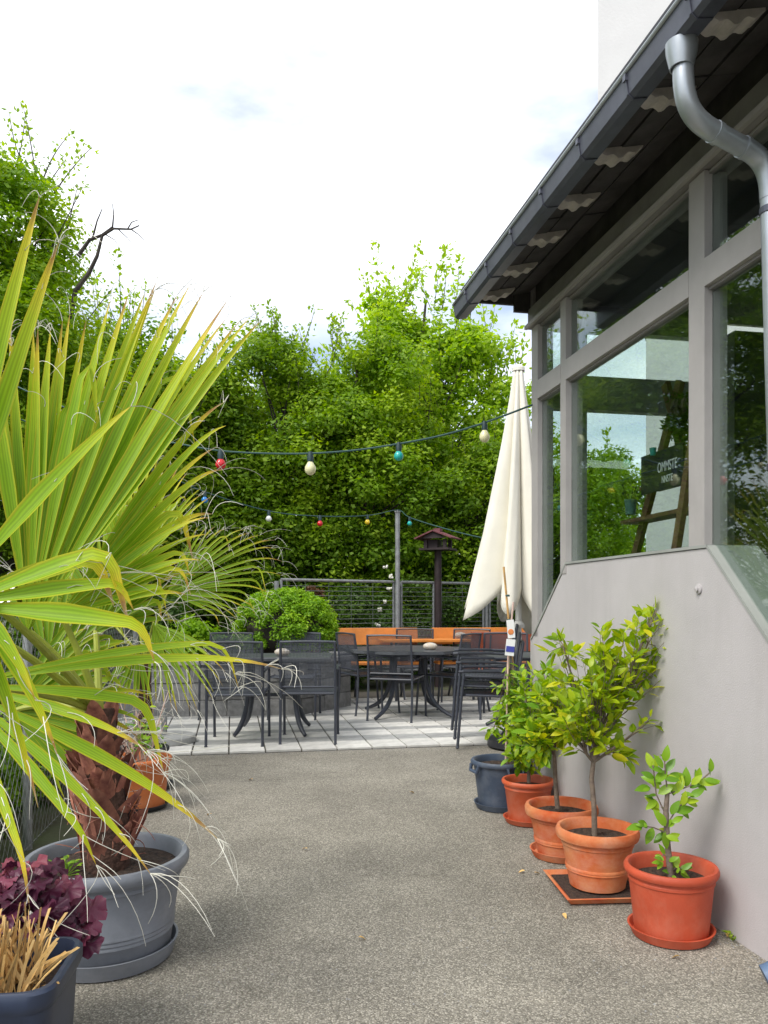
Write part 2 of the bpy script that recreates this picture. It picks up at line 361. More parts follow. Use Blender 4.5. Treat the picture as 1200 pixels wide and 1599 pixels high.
def palm_leaf_mat(name, g0, g1, y, b_):
    m = bpy.data.materials.new(name); m.use_nodes = True; n = m.node_tree; b = n.nodes['Principled BSDF']; out = n.nodes['Material Output']
    b.inputs['Roughness'].default_value = .45; b.inputs['Specular IOR Level'].default_value = .28
    at = n.nodes.new('ShaderNodeAttribute'); at.attribute_name = 'along'
    oi = n.nodes.new('ShaderNodeObjectInfo')
    no = n.nodes.new('ShaderNodeTexNoise'); no.inputs['Scale'].default_value = 14; no.inputs['Detail'].default_value = 4
    tcn = n.nodes.new('ShaderNodeTexCoord'); n.links.new(tcn.outputs['Object'], no.inputs['Vector'])
    # tip position shifted leaf by leaf and with noise
    a1 = n.nodes.new('ShaderNodeMath'); a1.operation = 'MULTIPLY_ADD'; a1.inputs[1].default_value = .22; a1.inputs[2].default_value = -.15
    n.links.new(oi.outputs['Random'], a1.inputs[0])
    a2 = n.nodes.new('ShaderNodeMath'); a2.operation = 'ADD'; n.links.new(at.outputs['Fac'], a2.inputs[0]); n.links.new(a1.outputs[0], a2.inputs[1])
    a3 = n.nodes.new('ShaderNodeMath'); a3.operation = 'MULTIPLY_ADD'; a3.inputs[1].default_value = .14; n.links.new(no.outputs['Fac'], a3.inputs[0]); n.links.new(a2.outputs[0], a3.inputs[2])
    a4 = n.nodes.new('ShaderNodeMath'); a4.operation = 'SUBTRACT'; a4.inputs[1].default_value = .07; n.links.new(a3.outputs[0], a4.inputs[0])
    ra = n.nodes.new('ShaderNodeValToRGB'); E = ra.color_ramp.elements
    E[0].position = 0; E[0].color = (*g0, 1); E[1].position = 1; E[1].color = (*b_, 1)
    for p, c in ((.45, g0), (.72, g1), (.86, y), (.94, (.42, .22, .07))):
        e = E.new(p); e.color = (*c, 1)
    n.links.new(a4.outputs[0], ra.inputs['Fac'])
    # fine lengthwise streaks and yellow margins
    ac = n.nodes.new('ShaderNodeAttribute'); ac.attribute_name = 'across'
    wv = n.nodes.new('ShaderNodeMath'); wv.operation = 'SINE'; ws = n.nodes.new('ShaderNodeMath'); ws.operation = 'MULTIPLY'; ws.inputs[1].default_value = 17
    n.links.new(ac.outputs['Fac'], ws.inputs[0]); n.links.new(ws.outputs[0], wv.inputs[0])
    hv = n.nodes.new('ShaderNodeMath'); hv.operation = 'MULTIPLY_ADD'; hv.inputs[1].default_value = .16; hv.inputs[2].default_value = 1
    n.links.new(wv.outputs[0], hv.inputs[0])
    hs = n.nodes.new('ShaderNodeHueSaturation'); n.links.new(hv.outputs[0], hs.inputs['Value']); n.links.new(ra.outputs['Color'], hs.inputs['Color'])
    mg = n.nodes.new('ShaderNodeMath'); mg.operation = 'ABSOLUTE'; n.links.new(ac.outputs['Fac'], mg.inputs[0])
    mr = n.nodes.new('ShaderNodeMapRange'); mr.inputs['From Min'].default_value = .72; mr.inputs['From Max'].default_value = 1.0; mr.inputs['To Max'].default_value = .7
    n.links.new(mg.outputs[0], mr.inputs['Value'])
    mm = n.nodes.new('ShaderNodeMixRGB'); mm.inputs['Color2'].default_value = (*y, 1); n.links.new(mr.outputs['Result'], mm.inputs['Fac']); n.links.new(hs.outputs['Color'], mm.inputs['Color1'])
    n.links.new(mm.outputs['Color'], b.inputs['Base Color'])
    tr = n.nodes.new('ShaderNodeBsdfTranslucent'); n.links.new(mm.outputs['Color'], tr.inputs['Color'])
    mxs = n.nodes.new('ShaderNodeMixShader'); mxs.inputs['Fac'].default_value = .42
    n.links.new(b.outputs['BSDF'], mxs.inputs[1]); n.links.new(tr.outputs['BSDF'], mxs.inputs[2]); n.links.new(mxs.outputs['Shader'], out.inputs['Surface'])
    return m
M['palm'] = palm_leaf_mat('palm_leaf', (.27, .45, .015), (.48, .58, .02), (.72, .58, .04), (.50, .36, .20))
M['palm_far'] = palm_leaf_mat('palm_leaf_deeper', (.19, .34, .015), (.35, .47, .02), (.62, .52, .04), (.48, .36, .20))
M['petiole'] = mat('palm_petiole', (.34, .38, .05), .45, var=.2, vscale=9)

# ================================================================== THE SETTING
g = MB(); g.add([(-400, -400, 0), (400, -400, 0), (400, 400, 0), (-400, 400, 0)], [(0, 1, 2, 3)])
tag(g.build('ground', M['soil_ground']), kind='structure')
TH = R(10.77); DX = Vector((math.cos(TH), math.sin(TH), 0)); DY = Vector((-math.sin(TH), math.cos(TH), 0))
P0 = Vector((1.28, 3.08, 0))           # point on the foot of the pavilion wall
T0 = Vector((0, 6.88, 0))              # point on the front edge of the terrace
def TP(a, b, z=0): return T0 + DX * a + DY * b + Vector((0, 0, z))
a = MB(); a.add([TP(-2.05, -11, .004), TP(4.5, -11, .004), TP(4.5, 0, .004), TP(-2.05, 0, .004)], [(0, 1, 2, 3)])
tag(a.build('asphalt_path', M['asphalt']), kind='structure')
# terrace: joint bed plus single pavers
t = MB(); t.add([TP(-3.2, 0, .008), TP(4.2, 0, .008), TP(4.2, 4.4, .008), TP(-3.2, 4.4, .008)], [(0, 1, 2, 3)])
terrace = tag(t.build('terrace', M['joint']), kind='structure')
rows = [(.36, 0), (.25, 1), (.30, 0), (.16, 1), (.30, 0), (.25, 1), (.36, 0), (.16, 1), (.30, 0), (.25, 1), (.30, 0), (.16, 1), (.36, 0)]
tile_mesh = {}
y = .004; pv = 0
for ri, (dep, kind) in enumerate(rows):
    for ci in range(-8, 8):
        key = (dep, kind)
        if key not in tile_mesh:
            tile_mesh[key] = MB().box((0, 0, .012), (.290, dep - .012, .024), chamfer=.003).mesh('paver', M['tile_grey' if kind else 'tile_light'])
        off = .0 if not kind else .0
        c = TP(ci * .302 + .05 + off, y + dep / 2, .002 + random.uniform(-.0018, .0018))
        o = link('paver', tile_mesh[key], terrace, c); o.rotation_euler = (random.uniform(-.003, .003), random.uniform(-.003, .003), TH + random.uniform(-.004, .004)); pv += 1
    y += dep

# ================================================================== GLASS PAVILION (local x inward, y along the wall, z up)
pav = thing('glass_pavilion', 'taupe garden pavilion with large window panes and overhanging dark eave', 'pavilion', P0, TH)
Y1, Y0, ZS, ZT0, ZT1, ZH0, ZH1 = 1.935, -3.2, 1.468, 2.50, 2.61, 2.96, 3.08
prof = [(0, Y1 + .02, 0), (0, Y1 + .02, 1.03), (0, 1.855, 1.085), (0, 1.407, ZS), (0, .061, ZS), (0, -.37, 1.05), (0, Y0, 1.05), (0, Y0, 0)]
wall_ = MB().prism(prof, (.22, 0, 0)).build('wall_panel', M['plaster'], pav)
# thin metal sill flashing following the trapezoid
sl = MB()
seq = [(1.94, 1.025), (1.855, 1.088), (1.407, ZS + .003), (.061, ZS + .003), (-.37, 1.053), (-1.6, 1.053)]
for (ya, za), (yb, zb) in zip(seq, seq[1:]):
    dv = Vector((0, yb - ya, zb - za)); nn = Vector((0, -(zb - za), yb - ya)).normalized()
    if nn.z < 0: nn = -nn
    a_ = Vector((-.006, ya, za)); b_ = Vector((-.006, yb, zb))
    sl.prism([a_, b_, b_ + nn * .012, a_ + nn * .012], (.223, 0, 0))
sl.build('sill_flashing', M['inner'], pav)
FX0, FD = -.004, .10
def post(yc, wd, z0, z1, name='mullion', x0=FX0, d=FD): return MB().box((x0 + d / 2, yc, (z0 + z1) / 2), (d, wd, z1 - z0), None).build(name, M['frame'], pav)
post(1.885, .10, 1.05, ZH0, 'corner_post', 0, .10)
post(1.445, .075, 1.42, ZH0); post(.13, .11, ZS + .015, ZH0); post(-1.25, .11, 1.066, ZH0); post(-2.6, .11, 1.066, ZH0)
for (ya, yb) in ((1.835, 1.4825), (1.4075, .185), (.075, -1.195), (-1.305, -2.545)):
    MB().box((-.006 + .04, (ya + yb) / 2, (ZT0 + ZT1) / 2), (.08, ya - yb, ZT1 - ZT0)).build('transom', M['frame'], pav)
    # glazing beads
    for z in (ZT0 - .006, ZT1 + .006, ZH0 - .007): MB().box((.030, (ya + yb) / 2, z), (.03, ya - yb, .012)).build('glazing_bead', M['header'], pav)
MB().box((.05, (Y1 + Y0) / 2 + .01, (ZH0 + ZH1) / 2 + .003), (.13, Y1 - Y0 + .03, ZH1 - ZH0)).build('header_beam', M['header'], pav)
MB().box((.07, (Y1 + Y0) / 2, 3.16), (.10, Y1 - Y0 + .01, .15)).build('wall_plate', M['soffit'], pav)
MB().box((-.028, (Y1 + Y0) / 2 + .012, ZH0 + .012), (.02, Y1 - Y0 + .03, .022)).build('drip_strip', M['frame'], pav)
def pane(poly, vec=(.006, 0, 0)): return MB().prism(poly, vec).build('window_pane', M['glass'], pav)
gx = .030
pane([(gx, 1.835, 1.10), (gx, 1.835, ZT0), (gx, 1.4825, ZT0), (gx, 1.4825, 1.42)])
pane([(gx, 1.4075, 1.475), (gx, 1.4075, ZT0), (gx, .185, ZT0), (gx, .185, 1.475)])
pane([(gx, .075, 1.475), (gx, .075, ZT0), (gx, -1.195, ZT0), (gx, -1.195, 1.06), (gx, -.365, 1.06), (gx, .05, 1.475)])
pane([(gx, -1.305, 1.06), (gx, -1.305, ZT0), (gx, -2.545, ZT0), (gx, -2.545, 1.06)])
for (ya, yb) in ((1.835, 1.4825), (1.4075, .185), (.075, -1.195), (-1.305, -2.545)):
    pane([(gx, ya, ZT1), (gx, ya, ZH0), (gx, yb, ZH0), (gx, yb, ZT1)])
# glazed end wall
EW = 3.3
MB().box((EW / 2 + .11, Y1 - .07, .5), (EW - .22, .14, 1.0)).build('end_wall_base', M['plaster'], pav)
for xc, wd in ((.27, .10), (1.27, .12)):
    MB().box((xc, Y1 - .06, 1.98), (wd, .09, 1.96)).build('mullion', M['inner'], pav)
for (xa, xb) in ((.10, .22), (.32, 1.21)):
    for z0, z1 in ((ZT0 - .05, ZT1 + .05), (ZH0 - .02, 3.06), (1.0, 1.06)):
        MB().box(((xa + xb) / 2, Y1 - .06, (z0 + z1) / 2), (xb - xa, .07, z1 - z0)).build('transom', M['inner'], pav)
    for z0, z1 in ((1.06, ZT0 - .05), (ZT1 + .05, ZH0 - .02)):
        MB().box(((xa + xb) / 2, Y1 - .06, (z0 + z1) / 2), (xb - xa, .006, z1 - z0)).build('window_pane', M['glass'], pav)
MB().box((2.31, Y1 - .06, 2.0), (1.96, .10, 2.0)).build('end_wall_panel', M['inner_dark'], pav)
MB().prism([(-.002, Y1 + .012, 3.075), (EW + .1, Y1 + .012, 3.075), (EW + .1, Y1 + .012, 3.115 + .2 * (EW + .5) + .04), (-.002, Y1 + .012, 3.115 + .2 * .4 + .04)], (0, -.03, 0)).build('gable_board', M['header'], pav)
# room behind the glass
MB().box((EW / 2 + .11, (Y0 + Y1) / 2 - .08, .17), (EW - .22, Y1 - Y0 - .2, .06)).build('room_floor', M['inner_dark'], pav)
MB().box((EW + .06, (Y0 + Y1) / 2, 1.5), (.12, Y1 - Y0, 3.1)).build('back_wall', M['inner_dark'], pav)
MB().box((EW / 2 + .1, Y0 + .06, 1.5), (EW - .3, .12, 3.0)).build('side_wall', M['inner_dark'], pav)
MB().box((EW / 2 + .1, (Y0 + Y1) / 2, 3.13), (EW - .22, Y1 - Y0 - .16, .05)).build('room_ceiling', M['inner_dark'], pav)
# roof with boarded eave
SLP = .20
def zs(x): return 3.115 + SLP * (x + .40)
YE = 2.0
roof = MB().prism([(-.44, YE, zs(-.44) + .045), (EW + .3, YE, zs(EW + .3) + .045), (EW + .3, YE, zs(EW + .3) + .13), (-.44, YE, zs(-.44) + .085)], (0, Y0 - YE - .3, 0)).build('roof', M['roof'], pav)
bx_ = [-.365, -.245, -.125, -.002]
for xa, xb in zip(bx_, bx_[1:]):
    for k in range(5):
        ya = YE - .03 - k * 1.06; yb = ya - 1.052
        z_ = .012 * ((k + bx_.index(xa)) % 2) * .3
        MB().prism([(xa + .005, ya, zs(xa) + z_), (xb - .004, ya, zs(xb) + z_), (xb - .004, ya, zs(xb) + .02 + z_), (xa + .005, ya, zs(xa) + .02 + z_)], (0, yb - ya, 0)).build('soffit_board', M['soffit'], pav)
MB().box((-.22, YE - .012, 3.165), (.42, .022, .09)).build('barge_board', M['soffit'], pav)
MB().box((-.045, YE - .036, 3.135), (.12, .024, .13)).build('eave_return', M['soffit'], pav)
# curved rafter tails
for k in range(8):
    yc = 1.93 - .285 * (k == 0) * 0 - .39 * k + (.0 if k else -.02)
    pts = []
    n_ = 18
    for i in range(n_ + 1):
        u = i / n_; x = -.345 + .20 * u
        dz = -.006 - .026 * (.5 - .5 * math.cos(2 * math.pi * min(1, u * 1.0))) * (1 if u < .5 else .8) - .016 * math.sin(u * math.pi * 3.0) ** 2
        pts.append((x, yc, zs(x) + dz))
    top = [(p[0], yc, zs(p[0]) + .004) for p in reversed(pts)]
    MB().prism(pts + top, (0, -.075, 0)).build('rafter_tail', M['rafter'], pav)
# box gutter
gut = thing('roof_gutter', 'dark zinc box gutter running along the pavilion eave', 'gutter', P0, TH)
gp = [(-.40, 3.125), (-.40, 3.025), (-.455, 3.015), (-.472, 3.028), (-.484, 3.10), (-.478, 3.10), (-.467, 3.034), (-.452, 3.022), (-.406, 3.031), (-.406, 3.125)]
MB().prism([(x, YE + .005, z) for x, z in gp], (0, Y0 - YE, 0)).build('trough', M['gutter'], gut)
MB().tube([(-.486, YE + .005, 3.102), (-.486, Y0, 3.102)], .0075, 8).build('rolled_edge', M['zinc'], gut)
MB().prism([(x, YE + .007, z) for x, z in ((-.40, 3.122), (-.40, 3.025), (-.455, 3.015), (-.472, 3.028), (-.484, 3.099))], (0, .004, 0)).build('end_cap', M['gutter'], gut)
for k in range(12):
    yb = 1.75 - k * .39
    br = MB(); br.box((-.485, yb, 3.09), (.010, .02, .035))
    br.prism([(-.402, yb - .006, 3.0235), (-.402, yb + .006, 3.0235), (-.455, yb + .006, 3.0135), (-.455, yb - .006, 3.0135)], (0, 0, -.003))
    br.prism([(-.4555, yb - .006, 3.0135), (-.4555, yb + .006, 3.0135), (-.4735, yb + .006, 3.027), (-.4735, yb - .006, 3.027)], (-.002, 0, -.002))
    br.prism([(-.4735, yb - .006, 3.027), (-.4735, yb + .006, 3.027), (-.486, yb + .006, 3.09), (-.486, yb - .006, 3.09)], (-.003, 0, 0))
    br.build('bracket', M['zinc'] if k % 1 else M['gutter'], gut)
# downpipe
dp = thing('downpipe', 'pale zinc downpipe with swan neck elbow at pavilion wall', 'downpipe', P0, TH)
def bez(ps, n=14):
    out = []
    for i in range(n + 1):
        t_ = i / n; q = [Vector(p) for p in ps]
        while len(q) > 1: q = [q[j].lerp(q[j + 1], t_) for j in range(len(q) - 1)]
        out.append(q[0])
    return out
yq = -.475
hop = MB(); hop.lathe([(.050, .01), (.048, -.02), (.037, -.068), (.033, -.068), (.043, -.02), (.045, .01)], 24, (-.435, yq, 3.012)); hop.build('outlet_funnel', M['zinc'], dp, smooth=True)
path = bez([(-.43, yq, 2.945), (-.43, yq, 2.83), (-.40, yq + .005, 2.79), (-.30, yq + .03, 2.775)], 12)
MB().tube(path, .0325, 18).build('elbow', M['zinc'], dp, smooth=True)
MB().tube([path[-1], (-.17, yq + .062, 2.755)], .0315, 18).build('offset_pipe', M['zinc'], dp, smooth=True)
MB().tube(bez([(-.175, yq + .06, 2.756), (-.10, yq + .08, 2.745), (-.07, yq + .07, 2.71), (-.07, yq + .07, 2.60)], 12), .033, 18).build('elbow', M['zinc'], dp, smooth=True)
for p_, q_ in (((-.305, yq + .029, 2.776), (-.285, yq + .034, 2.772)), ((-.182, yq + .059, 2.757), (-.165, yq + .063, 2.754))):
    MB().tube([p_, q_], .0352, 18).build('joint_collar', M['zinc'], dp, smooth=True)
bot = Vector((-.07, yq - .035, .18))
MB().tube([(-.07, yq + .07, 2.61), bot], .031, 18).build('pipe', M['zinc'], dp, smooth=True)
for z in (2.56, 1.7, .7):
    MB().lathe([(.032, -.012), (.0345, -.010), (.0345, .010), (.032, .012)], 20, (-.07, yq - .035 + (z - .18) / 2.43 * .105, z)).build('pipe_clip', M['gutter'], dp)
MB().tube(bez([(-.07, yq - .035, .22), (-.07, yq - .035, .10), (-.09, yq - .03, .07), (-.145, yq - .01, .045)], 10), .042, 18).build('shoe', M['shoe'], dp, smooth=True)
# wall hook
hk = MB(); hk.lathe([(.0, 0), (.02, 0), (.02, .006), (.008, .01), (.008, .012), (.012, .015), (.0001, .018)], 14)
h_ = hk.build('wall_hook', M['plaster'], pav, smooth=True); h_.location = (-.001, .115, 1.31); h_.rotation_euler = (0, R(-90), 0)

# ladder with plants and sign behind the glass
lad = thing('step_ladder', 'dark wooden step ladder holding plants behind the pavilion window', 'ladder', P0, TH)
def LP(px, py, x):           # a point on the plane x = const (local) seen at a pixel
    dvec = Vector(((px - CX) / FPX, 1, -(py - HY) / FPX)); o_ = Vector((0, 0, CAM_H)); nrm = DX
    s_ = (P0 + DX * x - o_).dot(nrm) / dvec.dot(nrm); q = o_ + dvec * s_ - P0
    return Vector((q.dot(DX), q.dot(DY), q.z))
XL = .42
def rail(pa, pb, xa, xb, wd=.055):
    A = LP(*pa, xa); B = LP(*pb, xb); B = A + (B - A) * ((A.z - .22) / (A.z - B.z)) if B.z > .22 else B
    dv = (B - A).normalized(); sdv = Vector((0, 1, 0)); sdv = (sdv - dv * sdv.dot(dv)).normalized()
    rot = Matrix((sdv.cross(dv), sdv, dv)).transposed()
    MB().box((A + B) / 2, (.028, wd, (B - A).length), rot.to_3x3()).build('rail', M['ladder'], lad)
    return A, B
rail((1063, 595), (993, 865), XL + .12, XL + .12); rail((1040, 600), (1105, 870), XL + .14, XL + .16)
rail((1090, 640), (1055, 865), XL - .1, XL - .14, .045)
for py, x0, x1 in ((706, 1035, 1075), (755, 1015, 1085), (806, 985, 1096)):
    A = LP(x0, py, XL + .1); B = LP(x1, py, XL + .1)
    MB().box((A + B) / 2, (.13, (A - B).length, .022)).build('step', M['ladder'], lad)
sg = thing('black_sign', 'small black board with white hand lettering standing on the ladder', 'sign', P0, TH)
A = LP(1003, 714, XL + .03); B = LP(1068, 756, XL + .03)
MB().box((A + B) / 2, (.012, abs(A.y - B.y), abs(A.z - B.z))).build('board', M['black_board'], sg)
for txt, py, sz in (('OMMSTE', 732, .062), ('NNSTE', 750, .044)):
    cu = bpy.data.curves.new('lettering', 'FONT'); cu.body = txt; cu.size = sz; cu.align_x = 'CENTER'; cu.extrude = .001
    to = bpy.data.objects.new('tmp', cu); COL.objects.link(to)
    dg = bpy.context.evaluated_depsgraph_get(); dg.update()
    me = bpy.data.meshes.new_from_object(to.evaluated_get(dg)); bpy.data.objects.remove(to)
    me.materials.clear(); me.materials.append(M['label_white'])
    lo = link('lettering', me, sg); p_ = LP(1042, py, XL + .02); lo.location = (p_.x, p_.y, p_.z - .008)
    lo.rotation_euler = (R(90), 0, R(-90)); lo.scale = (.8, 1.25, 1)
def window_pot(px, py, x, r, h, m, label, cat='flower pot', plant=True):
    p_ = LP(px, py, x); w_ = P0 + DX * p_.x + DY * p_.y + Vector((0, 0, p_.z))
    t_ = thing('flower_pot' if plant else 'cup', label, cat, w_)
    MB().lathe([(.001, 0), (r * .8, 0), (r, h), (r * 1.08, h), (r * 1.08, h + .01), (r * .9, h + .008), (r * .85, h * .6), (.001, h * .6)], 18).build('pot', m, t_, smooth=True)
    if plant:
        st = MB()
        for i in range(9):
            a_ = random.uniform(0, 6.28); l_ = random.uniform(.03, .10)
            q = Vector((math.cos(a_) * r * .5, math.sin(a_) * r * .5, h)); e = q + Vector((math.cos(a_) * .03, math.sin(a_) * .03, l_))
            st.tube([q, e], .002, 4); st.ball(e, .008, 6, 4)
        st.build('stems', M['leaf_dark'], t_)
    return t_
window_pot(985, 803, XL + .06, .034, .075, M['pot_green'], 'pale green pot with thin stems on the lower ladder step')
window_pot(1020, 711, XL - .0, .017, .03, M['teal_cup'], 'tiny teal cup above the lettered board in the window', 'cup', False)

# ================================================================== BUILDING BEHIND
bl = thing('white_building', 'tall off white rendered building rising behind the pavilion roof', 'building', (2.19, 8.2, 0))
bl.rotation_euler.z = R(-24)
MB().box((3.75, 3, 8.2), (7.5, 6, 5.8)).build('upper_wall', M['white_render'], bl)
MB().box((3.98, 3.2, 2.65), (7.1, 5.6, 5.3)).build('lower_wall', M['white_render'], bl)

# ================================================================== PLANT HELPERS
def leaf_cloud(pos, dirs, nrm, ln, wd, fold=.15):
    """numpy leaves: four-point blades folded a little; returns verts, faces"""
    side = np.cross(dirs, nrm); side /= np.linalg.norm(side, axis=1)[:, None] + 1e-9
    up = np.cross(side, dirs)
    a = pos; c = pos + dirs * ln[:, None]
    mid = pos + dirs * (ln * .45)[:, None] + up * (ln * fold)[:, None] * -1
    b = mid + side * (wd / 2)[:, None]; d = mid - side * (wd / 2)[:, None]
    v = np.stack([a, b, c, d], 1).reshape(-1, 3)
    return v
def cloud_mesh(name, v, m, rnd):
    n = len(v) // 4
    me = bpy.data.meshes.new(name); me.vertices.add(len(v)); me.vertices.foreach_set('co', v.astype(np.float32).ravel())
    me.loops.add(n * 4); me.loops.foreach_set('vertex_index', np.arange(n * 4, dtype=np.int32))
    me.polygons.add(n); me.polygons.foreach_set('loop_start', np.arange(0, n * 4, 4, dtype=np.int32))
    me.update(calc_edges=True)
    at = me.attributes.new('rnd', 'FLOAT', 'FACE'); at.data.foreach_set('value', rnd.astype(np.float32))
    me.materials.append(m)
    return me
def unit(n, rng=RNG):
    v = rng.normal(size=(n, 3)); return v / np.linalg.norm(v, axis=1)[:, None]
def clump_leaves(centers, radii, per, ln, flat=.75, rng=RNG, density_pow=.45, out=.6):
    """leaves spread through lumpy clumps; each clump gets its own tone"""
    k = len(centers); idx = np.repeat(np.arange(k), per)
    n = len(idx); u = unit(n, rng); rr = rng.random(n) ** density_pow
    sc = np.array([1, 1, flat]); off = u * rr[:, None] * radii[idx][:, None] * sc
    pos = centers[idx] + off
    nrm = u * out + np.array([0, 0, .75]) + rng.normal(size=(n, 3)) * .45; nrm /= np.linalg.norm(nrm, axis=1)[:, None]
    d = unit(n, rng); d = d - nrm * np.sum(d * nrm, 1)[:, None]; d /= np.linalg.norm(d, axis=1)[:, None] + 1e-9
    L = ln * rng.uniform(.65, 1.3, n)
    tone = rng.random(k)[idx] * .62 + rng.random(n) * .38
    return leaf_cloud(pos, d, nrm, L, L * rng.uniform(.5, .72, n)), tone

def make_tree(name, label, base, env, nclump, per, leaf, m, group=None, clr=(.28, .55), sprays=16, spray_len=(.4, 1.0), airy=False, trunk_r=.11, bark='dark_bark', seed=1, cut=0.0):
    """env: list of ellipsoids (cx,cy,cz,rx,ry,rz) relative to base"""
    rng = np.random.default_rng(seed); rd = random.Random(seed)
    t_ = thing(name, label, 'tree', base, 0, group)
    cs = []; 
    wts = np.array([e[3] * e[5] for e in env]); wts = wts / wts.sum()
    for e, w_ in zip(env, wts):
        k = max(3, int(nclump * w_)); u = unit(k, rng)
        rr = rng.uniform(.0 if airy else .35, 1.0, k) ** (.5)
        lump = 1 + .16 * np.sin(u[:, 0] * 5 + seed) * np.cos(u[:, 2] * 6 + seed * 2)
        cs.append(np.array(e[:3]) + u * (rr * lump)[:, None] * np.array(e[3:]))
    cs = np.concatenate(cs); cs = cs[cs[:, 2] > .25]
    rad = rng.uniform(clr[0], clr[1], len(cs))
    v, tone = clump_leaves(cs, rad, per, leaf, .7, rng, .5 if airy else .42)
    # limbs
    mb = MB(); ztop = max(e[2] + e[5] * .75 for e in env)
    tr = [Vector((rd.uniform(-.1, .1) * i / 6 * 3, rd.uniform(-.1, .1) * i / 6 * 2, ztop * i / 6)) for i in range(7)]
    main = env[0]
    tr = [Vector((main[0] * (i / 6) ** .8 + rd.uniform(-.12, .12), main[1] * (i / 6) ** .8 + rd.uniform(-.1, .1), ztop * i / 6)) if i else Vector((0, 0, -.05)) for i in range(7)]
    mb.tube(tr, [trunk_r * (1 - .8 * i / 6) for i in range(7)], 8)
    sel = rng.choice(len(cs), min(len(cs), 46), replace=False)
    for j in sel:
        c = Vector(cs[j]); f = min(.95, max(.12, c.z / ztop * .72)); i = int(f * 6); st = tr[i].lerp(tr[min(6, i + 1)], f * 6 - i)
        md = st.lerp(c, .5) + Vector((rd.uniform(-.15, .15), rd.uniform(-.15, .15), -.05 + rd.uniform(0, .2)))
        r0 = trunk_r * .38 * (1 - f * .5)
        mb.tube(bez([st, md, c], 4), [r0, r0 * .7, r0 * .5, r0 * .35, r0 * .18], 5, False)
    # leafy shoots standing out of the outline
    sv = []; st_ = []
    for _ in range(sprays):
        e = env[rd.randrange(len(env))]
        a_ = rd.uniform(0, 2 * math.pi); b_ = rd.uniform(.15, 1.45)
        d0 = Vector((math.cos(a_) * math.cos(b_), math.sin(a_) * math.cos(b_) * .6, math.sin(b_)))
        s0 = Vector(e[:3]) + Vector((d0.x * e[3], d0.y * e[4], d0.z * e[5])) * .9
        L = rd.uniform(*spray_len); dr = (d0 * .6 + Vector((rd.uniform(-.5, .5), rd.uniform(-.3, .3), .75))).normalized()
        e1 = s0 + dr * L; mdp = s0.lerp(e1, .5) + Vector((rd.uniform(-.1, .1), 0, rd.uniform(-.05, .1)))
        pth = bez([s0, mdp, e1], 6); mb.tube(pth, [.010, .009, .008, .007, .006, .005, .003], 4, False)
        n = int(L * 46); tt = rng.random(n); base_p = np.array([pth[min(6, int(x * 6.99))] for x in tt]) + rng.normal(size=(n, 3)) * .045
        dd = unit(n, rng) + np.array(dr) * .6; dd /= np.linalg.norm(dd, axis=1)[:, None]; nn = unit(n, rng) * .7 + np.array([0, 0, .8]); nn /= np.linalg.norm(nn, axis=1)[:, None]
        LL = leaf * rng.uniform(.7, 1.25, n); sv.append(leaf_cloud(base_p, dd, nn, LL, LL * .6)); st_.append(.4 + .6 * rng.random(n))
    if sv: v = np.concatenate([v] + sv); tone = np.concatenate([tone] + st_)
    link('crown', cloud_mesh('crown', v, m, tone), t_)
    mb.build('trunk', M[bark], t_, smooth=True)
    return t_

def tree_at(px, Y, top_py, rx, label, m, nclump=90, per=330, leaf=.084, low=.2, name='hedge_tree', **kw):
    X = (px - CX) / FPX * Y; top = CAM_H + (HY - top_py) / FPX * Y
    rz = (top - low) / 2
    env = kw.pop('env', None) or [(0, 0, low + rz, rx, rx * .75, rz)]
    return make_tree(name, label, (X, Y, 0), env, nclump, per, leaf, m, **kw)

GB = 'trees behind the terrace railing'
# big old tree on the left, with lobes
bigL = make_tree('old_tree', 'tall old leafy tree with a bare dead limb left of the terrace', (-5.3, 10.4, 0),
    [(0, 0, 4.0, 1.55, 1.3, 3.2), (.55, -.1, 5.9, .75, .7, 1.1), (-.8, .1, 5.6, 1.1, .9, 1.5), (.95, -.1, 3.3, .9, .9, 2.2)], 300, 260, .075, M['leaf_mid'], GB, seed=3, sprays=26, trunk_r=.16)
dead = MB()
def pl(lst, Y, r0, r1):
    pts = [P(a_, b_, Y) - Vector(bigL.location) for a_, b_ in lst]; n = len(pts)
    dead.tube(pts, [r0 + (r1 - r0) * i / (n - 1) for i in range(n)], 6)
for lst, r0, r1 in (([(108, 510), (118, 455), (140, 425), (152, 400), (160, 368), (178, 357), (205, 358), (218, 352)], .034, .008),
                    ([(122, 400), (140, 375), (160, 367), (176, 355)], .026, .014), ([(145, 372), (152, 345), (160, 326)], .014, .005), ([(176, 355), (178, 335), (176, 318)], .012, .004),
                    ([(200, 357), (206, 347), (217, 343)], .009, .004), ([(205, 358), (215, 365), (226, 375)], .008, .003), ([(185, 358), (200, 372), (210, 385)], .007, .002), ([(165, 366), (180, 375), (190, 395)], .007, .002)):
    pl(lst, 10.0, r0, r1)
dead.build('dead_limb', M['dark_bark'], bigL, smooth=True)
tree_at(205, 12.6, 500, 1.25, 'mid green tree with upright leafy shoots beside the tall old tree', M['leaf_mid'], 170, 260, group=GB, seed=5, sprays=22, spray_len=(.5, 1.3))
tree_at(325, 13.2, 560, 1.3, 'lower rounded green tree behind the clipped box bush', M['leaf_back'], 170, 260, group=GB, seed=8, sprays=18)
tree_at(440, 13.6, 520, 1.45, 'dense green tree with twiggy open top behind the railing', M['leaf_back'], 200, 260, group=GB, seed=12, sprays=26, spray_len=(.4, .9))
tree_at(560, 14.0, 515, 1.5, 'dense bright green tree behind the galvanised lamp post', M['leaf_mid'], 210, 260, group=GB, seed=15, sprays=22)
xT = 15.8
